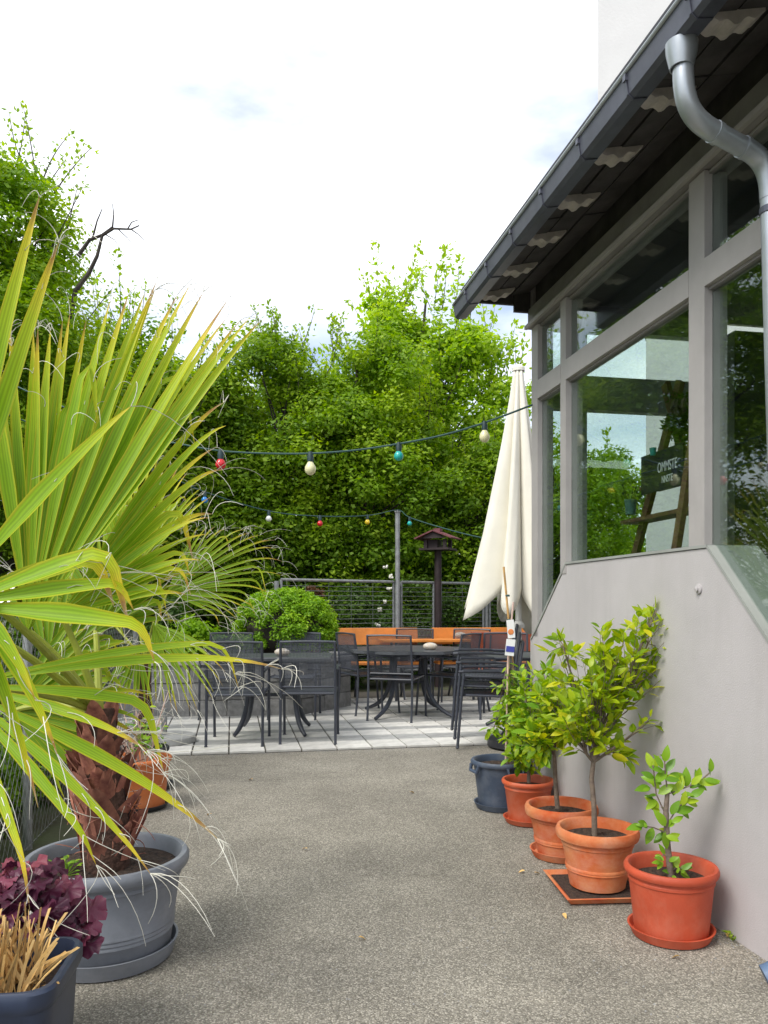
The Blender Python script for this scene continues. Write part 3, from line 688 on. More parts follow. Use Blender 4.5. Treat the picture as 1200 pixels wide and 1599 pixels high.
make_tree('airy_tree', 'tall airy pale green tree rising above the dense hedge trees', ((665 - 600) / 1250 * xT, xT, 0),
    [(0, 0, 4.2, 1.5, 1.2, 3.0), (-.75, 0, 6.4, .55, .6, 1.05), (.25, 0, 6.3, .6, .5, .85), (1.0, 0, 5.9, .75, .7, .95), (1.55, 0, 4.7, .8, .7, 1.1), (-.5, 0, 5.2, .9, .7, 1.0)], 210, 150, .115, M['leaf_light'], GB, seed=21, sprays=46, spray_len=(.5, 1.2), airy=True, clr=(.25, .5))
tree_at(735, 14.6, 700, 1.2, 'shorter dark leafy tree behind the wooden bird feeder', M['leaf_back'], 150, 240, group=GB, seed=25, sprays=14)
tree_at(860, 15.2, 690, 1.5, 'rounded green tree standing behind the closed parasol', M['leaf_mid'], 130, 240, group=GB, seed=29, sprays=16)
# second row of trees farther back
GF = 'farther trees behind the hedge trees'
for i, (px, Y, top, rx, lab) in enumerate(((30, 15.5, 440, 2.2, 'farther tree filling the gap behind the tall old tree'), (190, 17, 560, 2.0, 'farther tree behind the tree with upright shoots'), (330, 17.5, 590, 2.0, 'farther tree behind the lower rounded tree'),
        (470, 18, 570, 2.0, 'farther tree behind the twiggy topped tree'), (610, 18.5, 600, 2.0, 'farther tree behind the airy pale tree'), (740, 18.5, 610, 2.0, 'farther tree behind the bird feeder tree'), (880, 19, 680, 2.2, 'farther tree seen through the pavilion end window'))):
    tree_at(px, Y, top, rx, lab, M['leaf_back'], 120, 170, .125, 0.0, 'far_tree', group=GF, seed=110 + i, sprays=6, clr=(.45, .75))
# trees out along the left boundary, mirrored in the pavilion windows
GL = 'trees along the left boundary'
make_tree('boundary_tree', 'broad green tree at the left boundary mirrored in the windows', (-7.4, 8.2, 0), [(0, 0, 4.6, 1.9, 1.8, 4.4)], 130, 230, .095, M['leaf_mid'], GL, seed=31, sprays=10)
make_tree('boundary_tree', 'slimmer green tree beside the broad tree at the left boundary', (-6.9, 5.6, 0), [(0, 0, 4.3, 1.5, 1.6, 4.1)], 110, 220, .095, M['leaf_back'], GL, seed=33, sprays=10)
make_tree('boundary_tree', 'pale green tree at the left boundary close to the path', (-6.6, 3.4, 0), [(0, 0, 3.6, 1.3, 1.4, 3.2)], 80, 200, .095, M['leaf_light'], GL, seed=35, sprays=8)
# low shrubs behind the railing
def shrub(name, label, base, env, nclump, per, leaf, m, cat='shrub', group=None, seed=1, clr=(.12, .24)):
    rng = np.random.default_rng(seed); rd = random.Random(seed); t_ = thing(name, label, cat, base, 0, group); cs = []
    for e in env:
        k = max(3, nclump // len(env)); u = unit(k, rng); rr = rng.uniform(.4, 1, k) ** .45
        cs.append(np.array(e[:3]) + u * rr[:, None] * np.array(e[3:]))
    cs = np.concatenate(cs); cs = cs[cs[:, 2] > (.03 if base[2] < 1 else -9)]; v, tone = clump_leaves(cs, rng.uniform(*clr, len(cs)), per, leaf, .8, rng, .45)
    link('foliage', cloud_mesh('foliage', v, m, tone), t_)
    mb = MB()
    for e in env:
        for _ in range(6):
            q = Vector((rd.uniform(-.05, .05), rd.uniform(-.05, .05), 0)); c = Vector(e[:3]) + Vector((rd.uniform(-.6, .6) * e[3], rd.uniform(-.6, .6) * e[4], rd.uniform(-.2, .5) * e[5]))
            mb.tube(bez([q, q.lerp(c, .5) + Vector((0, 0, .1)), c], 4), [.014, .012, .01, .007, .004], 5, False)
    mb.build('stems', M['bark'], t_)
    return t_
SB = 'shrubs behind the railing'
for i, (px, Y, top, rx, lab, mm) in enumerate(((440, 11.5, 1.5, .8, 'dark leafy shrub behind the railing beside the box bush', 'leaf_dark'),
        (540, 11.9, 1.45, .7, 'dark shrub with white blossoms behind the railing', 'leaf_dark'), (655, 12.6, 1.6, .8, 'dark ivy covered shrub behind railing below the bird feeder', 'leaf_dark'),
        (765, 13.3, 1.7, .9, 'dark tangled shrub behind the railing next to closed parasol', 'leaf_dark'), (498, 11.35, 1.55, .22, 'small reddish leaved shrub poking over the railing', 'leaf_red'))):
    rz = top / 2
    s_ = shrub('railing_shrub', lab, ((px - CX) / FPX * Y, Y, 0), [(0, 0, rz, rx, .4, rz)], 60 if rx > .3 else 12, 190, .06 if rx > .3 else .05, M[mm], group=SB, seed=50 + i, clr=(.18, .32) if rx > .3 else (.06, .12))
    if i == 1:
        rd = random.Random(4)
        for (bx, by) in ((602, 885), (600, 940), (608, 918), (594, 952), (590, 975), (612, 900)):
            p_ = P(bx, by, 11.55) - Vector(s_.location); bm = MB()
            for _ in range(7): bm.ball(p_ + Vector((rd.uniform(-.03, .03), rd.uniform(-.02, .02), rd.uniform(-.02, .02))), .017, 6, 4)
            bm.build('blossom', M['blossom'], s_)

# ================================================================== RAILING
FA = Vector((-1.62, 10.35, 0)); FB = Vector((2.6, 13.45, 0)); fdir = (FB - FA).normalized(); fang = math.atan2(fdir.y, fdir.x)
def fence_pt(px):            # point of the railing line under an image column
    k = (px - CX) / FPX; s_ = (k * FA.y - FA.x) / (fdir.x - k * fdir.y); return FA + fdir * s_
rl = thing('metal_railing', 'galvanised railing with horizontal wires at the back of the terrace', 'railing', (0, 0, 0))
cuts = [fence_pt(432), fence_pt(621), fence_pt(683), fence_pt(760), FB]
ZR = 1.57
for i, (qa, qb) in enumerate(zip(cuts, cuts[1:])):
    a_ = qa + fdir * .07; b_ = qb - fdir * .07; fr = MB()
    for q in (a_, b_): fr.tube([q + Vector((0, 0, .25)), q + Vector((0, 0, ZR))], .019, 8)
    fr.tube([a_ + Vector((0, 0, ZR)), b_ + Vector((0, 0, ZR))], .021, 8); fr.tube([a_ + Vector((0, 0, .27)), b_ + Vector((0, 0, .27))], .019, 8)
    fr.build('panel_frame', M['galv'], rl, smooth=True)
    for k in range(19):
        z = .33 + k * .0645
        MB().tube([a_ + Vector((0, 0, z)), b_ + Vector((0, 0, z))], .0042, 5).build('wire', M['wire'], rl)
    vw = MB(); L_ = (b_ - a_).length; nv = int(L_ / .35)
    for k in range(1, nv): vw.tube([a_.lerp(b_, k / nv) + Vector((0, .006, .27)), a_.lerp(b_, k / nv) + Vector((0, .006, ZR))], .003, 4)
    if nv > 1: vw.build('upright_wires', M['wire'], rl)
for q in (cuts[0], cuts[1], cuts[2], cuts[3]):
    MB().tube([q, q + Vector((0, 0, ZR - .02))], .032, 10).build('post', M['galv'], rl, smooth=True)
lp = thing('lamp_post', 'tall galvanised pole holding up the far string of lamps', 'pole', cuts[1] + Vector((.0, -.085, 0)))
zl = CAM_H + (HY - 798) / FPX * (cuts[1].y - .085)
MB().tube([(0, 0, 0), (0, 0, zl)], .036, 12).build('pole', M['galv'], lp, smooth=True)
MB().lathe([(.044, zl - .02), (.044, zl + .012), (.001, zl + .02)], 12).build('cap', M['galv'], lp)
# bird feeder on its post
q = cuts[2] + Vector((0, -.02, 0)); bf = thing('bird_feeder', 'dark wooden bird feeder house with reddish roof on a pole', 'bird feeder', q + fdir * .01 + Vector((0, -.06, 0)))
Yq = q.y - .06; zt = CAM_H + (HY - 858) / FPX * Yq; zr = CAM_H + (HY - 831) / FPX * Yq
MB().tube([(0, 0, 0), (0, 0, zt)], .055, 10).build('pole', M['feeder_dark'], bf, smooth=True)
MB().box((0, 0, zt), (.46, .40, .03)).build('tray', M['feeder_dark'], bf)
hs_ = MB()
for sx in (-1, 1):
    for sy in (-1, 1): hs_.box((sx * .15, sy * .12, zt + .08), (.05, .05, .13))
hs_.box((-.06, .0, zt + .08), (.17, .2, .13)); hs_.build('house', M['feeder_dark'], bf)
er = zt + .145
for s_ in (-1, 1):
    p0_ = Vector((0, -.24, zr)); ed = Vector((s_ * .29, -.24, er))
    nn = Vector((-(ed.z - p0_.z) * 1.0, 0, (ed.x))) ; nn = nn.normalized() * (1 if s_ > 0 else -1)
    MB().prism([p0_, ed, ed + nn * .02, p0_ + nn * .02], (0, .48, 0)).build('roof_panel', M['feeder_roof'], bf)
MB().box((.0, 0, zr + .03), (.10, .12, .05)).build('ridge_block', M['feeder_roof'], bf)
MB().prism([(-.2, -.2, er + .012), (.2, -.2, er + .012), (0, -.2, zr - .01)], (0, .02, 0)).build('gable', M['feeder_dark'], bf)
bf.rotation_euler.z = R(-24)

# ================================================================== PLANTER WALL AND BOX BUSH
pw = thing('planter_wall', 'low raised planter wall of grey concrete blocks with coping', 'planter', (0, 0, 0))
ca = Vector((-2.9, 8.55, 0)); cb = Vector((-.90, 8.86, 0)); cc = Vector((-.40, 9.62, 0)); cdd = Vector((-.55, 10.4, 0))
def block_run(A, B, nrow=3, H0=.185, L0=.40, dpt=.18):
    dv = (B - A); L = dv.length; dv.normalize(); ang = math.atan2(dv.y, dv.x); nin = Vector((-dv.y, dv.x, 0))
    rot = Matrix.Rotation(ang, 3, 'Z')
    for r_ in range(nrow):
        s_ = -(L0 / 2 if r_ % 2 else 0)
        while s_ < L - .02:
            e = min(s_ + L0, L); s0 = max(s_, 0)
            if e - s0 > .05:
                c = A + dv * ((s0 + e) / 2) + nin * (dpt / 2 + random.uniform(-.006, .006)) + Vector((0, 0, .015 + r_ * (H0 + .006) + H0 / 2))
                bm = MB().box((0, 0, 0), (e - s0 - .008, dpt, H0), chamfer=.008).build('block', M['block'], pw); bm.location = c; bm.rotation_euler.z = ang + random.uniform(-.008, .008)
            s_ += L0
    n_ = max(1, round(L / .5))
    for k in range(n_):
        c = A.lerp(B, (k + .5) / n_) + nin * (dpt / 2 - .01) + Vector((0, 0, .015 + nrow * (H0 + .006) + .022))
        bm = MB().box((0, 0, 0), (L / n_ - .006, dpt + .05, .045), chamfer=.006).build('coping', M['cap'], pw); bm.location = c; bm.rotation_euler.z = ang
block_run(ca, cb); block_run(cb, cc); block_run(cc, cdd)
so_ = MB(); so_.prism([(-2.9, 8.7, .05), (-.98, 9.0, .05), (-.55, 9.65, .05), (-.66, 10.3, .05), (-2.9, 10.2, .05)], (0, 0, .5)); so_.build('planter_soil', M['soil'], pw)
bxs = thing('box_bush', 'round clipped bright green box bush in the raised planter', 'bush', (-1.17, 9.45, .55))
rng = np.random.default_rng(77); u = unit(420, rng); u[:, 2] = np.where(u[:, 2] < -.5, -u[:, 2], u[:, 2])
lump = 1 + .05 * np.sin(u[:, 0] * 7) * np.cos(u[:, 2] * 6) + rng.normal(size=420) * .025
cs = np.array([0, 0, .42]) + u * lump[:, None] * np.array([.56, .5, .42])
v, tone = clump_leaves(cs, rng.uniform(.05, .095, 420), 85, .034, .9, rng, .5, 1.0)
link('foliage', cloud_mesh('foliage', v, M['leaf_box'], tone), bxs)
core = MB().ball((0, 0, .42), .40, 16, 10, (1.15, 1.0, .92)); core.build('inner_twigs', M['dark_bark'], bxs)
shrub('planter_plant', 'yellow green leafy plant in the planter left of the box bush', (-2.35, 9.3, .55), [(0, 0, .25, .4, .3, .25)], 26, 100, .06, M['leaf_box'], 'plant', seed=81)
shrub('ivy_shrub', 'dark green shrub at the far left corner of the planter', (-2.95, 9.6, .0), [(0, 0, .8, .6, .5, .8)], 60, 170, .06, M['leaf_dark'], 'shrub', seed=82, clr=(.15, .28))

# ================================================================== CHAIRS AND TABLES
def make_chair():
    r = thing('garden_chair', 'x', 'chair')
    W, D, SH, BH = .24, .235, .44, .90; tr = .0125
    for s in (-1, 1):
        rear = MB().tube(bez([(s * W, -.27, 0), (s * W, -.235, .30), (s * W, -.215, .5), (s * (W - .005), -.285, BH)], 8), tr, 8)
        rear.ball((s * W, -.27, .006), .016, 8, 4); rear.build('back_leg', M['steel'], r, smooth=True)
        fl = MB().tube([(s * (W + .01), .27, 0), (s * (W + .01), .235, SH), (s * (W + .012), .215, .63)], tr, 8)
        fl.ball((s * (W + .01), .27, .006), .016, 8, 4); fl.build('front_leg', M['steel'], r, smooth=True)
        am = MB().tube(bez([(s * (W + .012), -.235, .645), (s * (W + .02), 0, .665), (s * (W + .012), .26, .65)], 6), .012, 8)
        am.box((s * (W + .016), .07, .661), (.045, .30, .014)); am.build('armrest', M['steel'], r, smooth=True)
    sf = MB(); sf.tube([(-W, -.225, SH), (W, -.225, SH)], .011, 8); sf.tube([(-W, -.225, SH), (-W, .2, SH + .01)], .011, 8); sf.tube([(W, -.225, SH), (W, .2, SH + .01)], .011, 8)
    sf.tube(bez([(-W, .2, SH + .01), (-W + .03, .26, SH), (W - .03, .26, SH), (W, .2, SH + .01)], 8), .011, 8); sf.build('seat_frame', M['steel'], r, smooth=True)
    st = MB()
    for i in range(37):
        x = -W + .012 + i * (2 * W - .024) / 36; st.box((x, .005, SH + .002), (.0052, .46, .003))
    for i in range(35):
        yy = -.215 + i * .445 / 34; st.box((0, yy, SH + .004), (2 * W - .02, .0052, .003))
    st.build('mesh_seat', M['steel_seat'], r)
    bk = MB()
    def bp(z): return -.222 - (z - .48) * .145
    for i in range(37):
        x = -W + .014 + i * (2 * W - .028) / 36; bk.tube([(x, bp(.50), .50), (x, bp(.885), .885)], .0022, 3, False)
    for i in range(30):
        z = .505 + i * .375 / 29; bk.tube([(-W + .01, bp(z), z), (W - .01, bp(z), z)], .0022, 3, False)
    bk.build('mesh_back', M['steel_seat'], r)
    fr = MB()
    fr.tube(bez([(-W, bp(.895), .895), (-W * .4, bp(.895) - .012, .902), (W * .4, bp(.895) - .012, .902), (W, bp(.895), .895)], 8), .011, 8)
    fr.build('top_rail', M['steel'], r, smooth=True)
    MB().tube([(-W, bp(.5), .5), (W, bp(.5), .5)], .010, 8).build('lower_rail', M['steel'], r, smooth=True)
    return r
proto = make_chair(); first = [True]
def chair(px, py, rz, label, group, z=0, dz_rot=0):
    """px,py: where the middle of the rear feet touches the floor"""
    Y = CAM_H * FPX / (py - HY); X = (px - CX) / FPX * Y
    o = proto if first[0] else copy_tree(proto); first[0] = False
    a_ = R(rz); o.location = (X - math.sin(a_) * .27, Y + math.cos(a_) * .27, .0225 + z); o.rotation_euler = (0, 0, a_)
    o['label'] = label; o['group'] = group
    return o
G1 = 'chairs at the rectangular table'; G2 = 'chairs at the round table'; G3 = 'chairs stacked at the corner'
chair(366, 1171, 3, 'mesh armchair with its back to the path, partly behind palm threads', G1)
chair(481, 1167, 2, 'mesh armchair with its back to the path, beside the painted stone', G1)
chair(362, 1117, 181, 'mesh armchair facing the path across the rectangular table, beside palm leaves', G1)
chair(467, 1117, 178, 'mesh armchair facing the path in front of the box bush', G1)
chair(608, 1131, -18, 'mesh armchair with its back to the path at the round table', G2)
chair(541, 1118, -62, 'mesh armchair turned sideways between the two dark tables', G2)
chair(735, 1122, 58, 'mesh armchair turned sideways at the round table towards the parasol', G2)
chair(648, 1093, 172, 'mesh armchair facing the path behind the round table', G2)
chair(737, 1094, 160, 'mesh armchair facing the path in front of the reddish bench', G2)
chair(790, 1118, 170, 'mesh armchair facing the path beside the parasol pole', 'chairs by the parasol')
for k, lab in enumerate(('bottom mesh armchair of the stack behind the blue pot', 'second mesh armchair of the stack behind the blue pot', 'third mesh armchair of the stack behind the blue pot')):
    chair(812 - 0 * k, 1166, 84, lab, G3, k * .075).location += Vector((-.02 * k, .035 * k, 0))

tb = thing('rectangular_table', 'dark metal rectangular garden table between four mesh armchairs', 'table', (-1.06, 7.66, .0225), R(2))
MB().box((0, 0, .72), (1.12, .72, .03), chamfer=.006).build('table_top', M['steel_table'], tb)
MB().box((0, 0, .69), (1.0, .60, .025)).build('apron', M['steel'], tb)
def curved_legs(t_, spread, mtl, hub=.16):
    for k in range(4):
        a_ = R(45 + 90 * k); c_, s_ = math.cos(a_), math.sin(a_)
        pts = bez([(c_ * hub, s_ * hub * .7, .69), (c_ * hub, s_ * hub * .7, .30), (c_ * (hub + .03), s_ * (hub + .03) * .8, .12), (c_ * spread, s_ * spread, .02)], 12)
        mb = MB().tube(pts, [.024] * 10 + [.022, .02, .018], 10); mb.build('leg', mtl, t_, smooth=True)
    MB().box((0, 0, .36), (hub * 1.5, .03, .03)).build('brace', mtl, t_)
curved_legs(tb, .46, M['steel'], .30)
rt = thing('round_table', 'large dark octagonal garden table with splayed curved legs', 'table', (.27, 8.9, .0225), R(8))
oct_ = [(.69 * math.cos(R(22.5 + 45 * k)), .69 * math.sin(R(22.5 + 45 * k)), .70) for k in range(8)]
MB().prism(oct_, (0, 0, .032)).build('table_top', M['steel_table'], rt)
MB().lathe([(.45, .66), (.47, .66), (.47, .698), (.45, .698)], 24, closed=True).build('apron', M['steel'], rt)
curved_legs(rt, .60, M['steel'], .24)
st_t = thing('corner_table', 'dark metal table at the parasol, half hidden by stacked chairs', 'table', (1.38, 7.75, .0225), R(6))
MB().box((0, 0, .72), (.8, .8, .03), chamfer=.006).build('table_top', M['steel_table'], st_t); curved_legs(st_t, .45, M['steel'], .2)
def stone(px, py, Y, zbase, sz, label):
    p_ = P(px, py, Y); o = MB(); o.ball((0, 0, sz * .55), sz, 14, 8, (1.15, .85, .6))
    rr = random.Random(px); o.v = [(x * (1 + rr.uniform(-.05, .05)), y_ * (1 + rr.uniform(-.05, .05)), z) for x, y_, z in o.v]
    ob = o.build('painted_stone', M['stone'], smooth=True); ob.location = (p_.x, Y, zbase); tag(ob, label, 'stone', 'painted stones on the tables')
stone(441, 1025, 7.55, .7575, .065, 'painted stone lying on the rectangular table')
stone(672, 1008, 8.62, .7545, .07, 'painted stone lying on the round dark table')
stone(719, 990, 10.6, .797, .07, 'painted stone lying on the orange wooden table')

# beer-garden benches and table
def bench(name, label, loc, rz, L, wood, back=True):
    b = thing(name, label, 'bench', loc, rz, 'wooden benches by the railing')
    for i in range(2): MB().box((0, -.09 + i * .14, .465), (L, .13, .03), chamfer=.005).build('seat_board', wood, b)
    if back: MB().box((0, .215, .80), (L, .028, .22), Matrix.Rotation(R(-8), 3, 'X'), chamfer=.004).build('back_board', wood, b)
    for s in (-1, 1):
        x = s * (L / 2 - .22); l_ = MB()
        l_.tube([(x, -.17, .01), (x, .16, .44)], .014, 6); l_.tube([(x, .20, .01), (x, -.14, .44)], .014, 6); l_.tube([(x, .17, .44), (x, .235, .88)], .014, 6)
        l_.tube([(x, -.15, .44), (x, .19, .44)], .013, 6); l_.build('leg_frame', M['steel'], b)
    return b
YB = 10.35
bench('garden_bench', 'orange wooden bench with back below the lamp post', ((593 - 600) / 1250 * YB, YB, .0225), R(6), 1.05, M['orange_wood'])
bench('garden_bench', 'orange wooden bench with back below the bird feeder', (1.34, 10.55, .0225), R(9), 1.35, M['orange_wood'])
bench('garden_bench', 'reddish brown wooden bench with its back to the path', (1.52, 9.35, .0225), R(189), 1.15, M['red_wood'])
ot = thing('wooden_table', 'orange folding table between the wooden benches', 'table', (.62, 10.35, .0225), R(8))
for i in range(3): MB().box((0, -.17 + i * .17, .76), (1.35, .163, .028), chamfer=.004).build('top_board', M['orange_wood'], ot)
for s in (-1, 1):
    l_ = MB(); l_.tube([(s * .5, -.2, .005), (s * .5, -.2, .745)], .016, 6); l_.tube([(s * .5, .2, .005), (s * .5, .2, .745)], .016, 6); l_.tube([(s * .5, -.2, .3), (s * .5, .2, .3)], .012, 6); l_.build('leg_frame', M['steel'], ot)

# ================================================================== CLOSED PARASOL
UY = 6.95; ux = (810 - CX) / FPX * UY
um = thing('closed_parasol', 'closed cream canvas parasol on a white pole at pavilion corner', 'parasol', (ux, UY, .0225))
ztop = CAM_H + (HY - 575) / FPX * UY - .02
MB().tube([(0, 0, .05), (0, 0, ztop - .05)], .027, 14).build('pole', M['white_paint'], um, smooth=True)
can = MB(); NA, NH = 96, 26; hem = 1.24
vs_ = []
rdU = random.Random(9)
phs = [rdU.uniform(-.25, .25) for _ in range(8)]; amp = [rdU.uniform(.75, 1.2) for _ in range(8)]; drop = [rdU.uniform(-.16, .12) for _ in range(8)]
for i in range(NH + 1):
    h = i / NH
    for k in range(NA):
        th = 2 * math.pi * k / NA; gi = int(th / (2 * math.pi) * 8) % 8; loc_ = th / (2 * math.pi) * 8 - gi
        lobe = math.sin(math.pi * loc_)
        Rr = .04 + .30 * h ** 1.05
        left = max(0, math.cos(th - math.pi)) * .15 * h ** 2
        r_ = Rr * (.36 + .64 * lobe ** .75 * amp[gi]) + left * lobe
        r_ = r_ + .012 * math.sin(th * 23 + h * 7) * h
        z = ztop - h * (ztop - hem - .14 + (.30 * lobe - drop[gi]) * 1.0 * h)
        sw = phs[gi] * lobe * h * .9
        vs_.append((r_ * math.cos(th + sw), r_ * math.sin(th + sw), z))
fs_ = [(i * NA + k, i * NA + (k + 1) % NA, (i + 1) * NA + (k + 1) % NA, (i + 1) * NA + k) for i in range(NH) for k in range(NA)]
can.add(vs_, fs_); co = can.build('canopy', M['canvas'], um); co.data.shade_smooth()
sm = co.modifiers.new('thick', 'SOLIDIFY'); sm.thickness = .004
MB().lathe([(.001, ztop + .03), (.02, ztop + .028), (.055, ztop), (.055, ztop - .03)], 16).build('top_cap', M['canvas'], um, smooth=True)
MB().lathe([(.05, 1.02), (.052, 1.05), (.03, 1.08)], 14).build('runner', M['white_paint'], um)
MB().lathe([(.001, .001), (.27, .001), (.27, .06), (.05, .09), (.045, .36), (.03, .38)], 28).build('base', M['pot_black'], um, smooth=True)
crk = MB().tube([(-.02, -.03, 1.0), (-.06, -.06, 1.02), (-.07, -.06, .93)], .008, 6); crk.build('crank', M['white_paint'], um)

# ================================================================== STRINGS OF LAMPS
def string(label, pts, bulbs, r=.006):
    s_ = thing('string_lights', label, 'string lights', pts[0], 0, 'strings of coloured lamps')
    mb = MB(); cur = []
    n = len(pts)
    for i in range(n - 1):
        p0_ = pts[max(i - 1, 0)]; p1 = pts[i]; p2 = pts[i + 1]; p3 = pts[min(i + 2, n - 1)]
        for j in range(8):
            t_ = j / 8
            cur.append(.5 * ((2 * p1) + (p2 - p0_) * t_ + (2 * p0_ - 5 * p1 + 4 * p2 - p3) * t_ ** 2 + (3 * p1 - p0_ - 3 * p2 + p3) * t_ ** 3))
    cur.append(pts[-1]); mb.tube(cur, r, 6); mb.build('cable', M['cable'], s_, world=True)
    for (px, m, br, sz) in bulbs:
        q = min(cur, key=lambda p_: abs(CX + p_.x / p_.y * FPX - px))
        # interpolate on the cable near the wanted column
        k = br
        so_ = MB().lathe([(.001, -.045), (.016, -.045), (.018, -.02), (.012, .008), (.001, .01)], 12); so_.v = [tuple(q + Vector(p_) * sz) for p_ in so_.v]
        sk = so_.build('socket', M['socket'], s_, world=True, smooth=True)
        prof_ = [(.001, -.118), (.014, -.115), (.026, -.104), (.031, -.088), (.029, -.072), (.019, -.055), (.013, -.044)] if k else [(.001, -.100), (.014, -.098), (.024, -.089), (.029, -.075), (.025, -.060), (.014, -.045)]
        b = MB().lathe(prof_, 16); b.v = [tuple(q + Vector(p_) * sz) for p_ in b.v]
        b.build('bulb', M[m], s_, world=True, smooth=True)
corner = P0 + DX * (-.012) + DY * 1.885 + Vector((0, 0, CAM_H + (HY - 632) / FPX * 4.93))
s1 = [corner, P(757, 660, 5.0), P(690, 680, 5.1), P(623, 693, 5.2), P(555, 703, 5.3), P(485, 708, 5.4), P(415, 708, 5.5), P(345, 704, 5.6), P(285, 694, 5.7), P(240, 684, 5.8), P(150, 655, 6.0), P(0, 590, 6.3), P(-250, 450, 6.8)]
string('nearer string of coloured lamps tied to the pavilion corner post', s1, ((757, 'b_cream', 1, 1.05), (623, 'b_teal', 0, 1.1), (485, 'b_cream', 1, 1.25), (345, 'b_red', 0, 1.3), (215, 'b_cream', 0, 1)))
tp = lp.location + Vector((0, -.03, zl + .01))
s2 = [P(-60, 620, 8.0), P(120, 688, 8.4), P(240, 733, 8.8), P(320, 768, 9.2), P(420, 798, 9.8), P(500, 806, 10.2), P(574, 805, 10.6), tp, P(640, 808, 10.6), P(690, 824, 10.2), P(740, 837, 9.9), P(790, 846, 9.5), P(850, 850, 9.0)]
string('farther string of coloured lamps fixed to the galvanised pole', s2, ((240, 'b_yellow', 0, 1.25), (320, 'b_blue', 0, 1.3), (420, 'b_white', 0, 1.3), (500, 'b_red', 0, 1.3), (574, 'b_yellow', 0, 1.2), (642, 'b_teal', 0, 1.1)), .007)

# ================================================================== POTS
def pot_profile(rt_, rb, h, lip=.016, lh=.03, bands=(), wall=.012, soil=.05):
    pr = [(.001, 0), (rb, 0)]
    for z, d in bands: pr += [(rb + (rt_ - rb) * (z - .008) / h, z - .008), (rb + (rt_ - rb) * z / h + d, z - .004), (rb + (rt_ - rb) * z / h + d, z + .004), (rb + (rt_ - rb) * (z + .008) / h, z + .008)]
    zl_ = h - lh
    pr += [(rb + (rt_ - rb) * zl_ / h, zl_), (rt_ + lip * .7, zl_ + .002), (rt_ + lip, zl_ + lh * .35), (rt_ + lip, zl_ + lh * .7), (rt_ + lip * .6, h), (rt_ - wall * .3, h), (rt_ - wall, h - .01)]
    pr += [(rb + (rt_ - rb) * (h - soil - .02) / h - wall, h - soil - .02)]
    return pr
def pot_parts(t_, rt_, rb, h, m, lip, lh, bands=(), soil=.05, z0=.012, saucer=None, sm=None, n=56):
    MB().lathe(pot_profile(rt_, rb, h, lip, lh, bands, soil=soil), n, (0, 0, z0)).build('pot', m, t_, smooth=True)
    rs = rb + (rt_ - rb) * (h - soil) / h - .011; sb = MB(); rd = random.Random(int(rt_ * 1000))
    pts = [(0, 0, z0 + h - soil + .01)]; fs = []
    NR, NS = 5, 28
    for i in range(1, NR + 1):
        for k in range(NS):
            a_ = 2 * math.pi * k / NS; pts.append((rs * i / NR * math.cos(a_), rs * i / NR * math.sin(a_), z0 + h - soil + (rd.uniform(-.006, .012) if i < NR else 0)))
    for k in range(NS): fs.append((0, 1 + k, 1 + (k + 1) % NS))
    for i in range(NR - 1):
        for k in range(NS): fs.append((1 + i * NS + k, 1 + (i + 1) * NS + k, 1 + (i + 1) * NS + (k + 1) % NS, 1 + i * NS + (k + 1) % NS))
    sb.add(pts, fs).build('soil', M['soil'], t_)
    if saucer:
        r_, hh = saucer
        MB().lathe([(.001, .0), (r_ - .018, 0), (r_ - .004, hh * .8), (r_, hh), (r_ - .008, hh), (r_ - .022, .010), (.001, .010)], n, (0, 0, .005)).build('saucer', sm, t_, smooth=True)

# shared citrus leaf meshes
def leaf_mesh(name, L, W, m, curl=.18, fold=.22):
    mb = MB(); ns = 6; vs_ = []; fs_ = []
    for i in range(ns + 1):
        u = i / ns; w_ = W / 2 * (math.sin(math.pi * u ** .85) ** .8 if 0 < u < 1 else .02); z = -curl * L * u * u
        yy = L * u
        vs_ += [(-w_, yy, z + fold * w_), (0, yy, z), (w_, yy, z + fold * w_)]
    for i in range(ns):
        for k in range(2): fs_.append((i * 3 + k, i * 3 + k + 1, (i + 1) * 3 + k + 1, (i + 1) * 3 + k))
    me = mb.add(vs_, fs_).mesh(name, m); me.shade_smooth(); return me
def orient(d, up):
    d = d.normalized(); x = d.cross(up); x = x.normalized() if x.length > 1e-5 else d.orthogonal().normalized(); z = x.cross(d)
    return Matrix((x, d, z)).transposed().to_quaternion()
def place_leaf(me, parent, p_, d, up, s=1.0):
    o = link('leaf', me, parent, p_); o.rotation_mode = 'QUATERNION'; o.rotation_quaternion = orient(d, up); o.scale = (s, s, s); return o

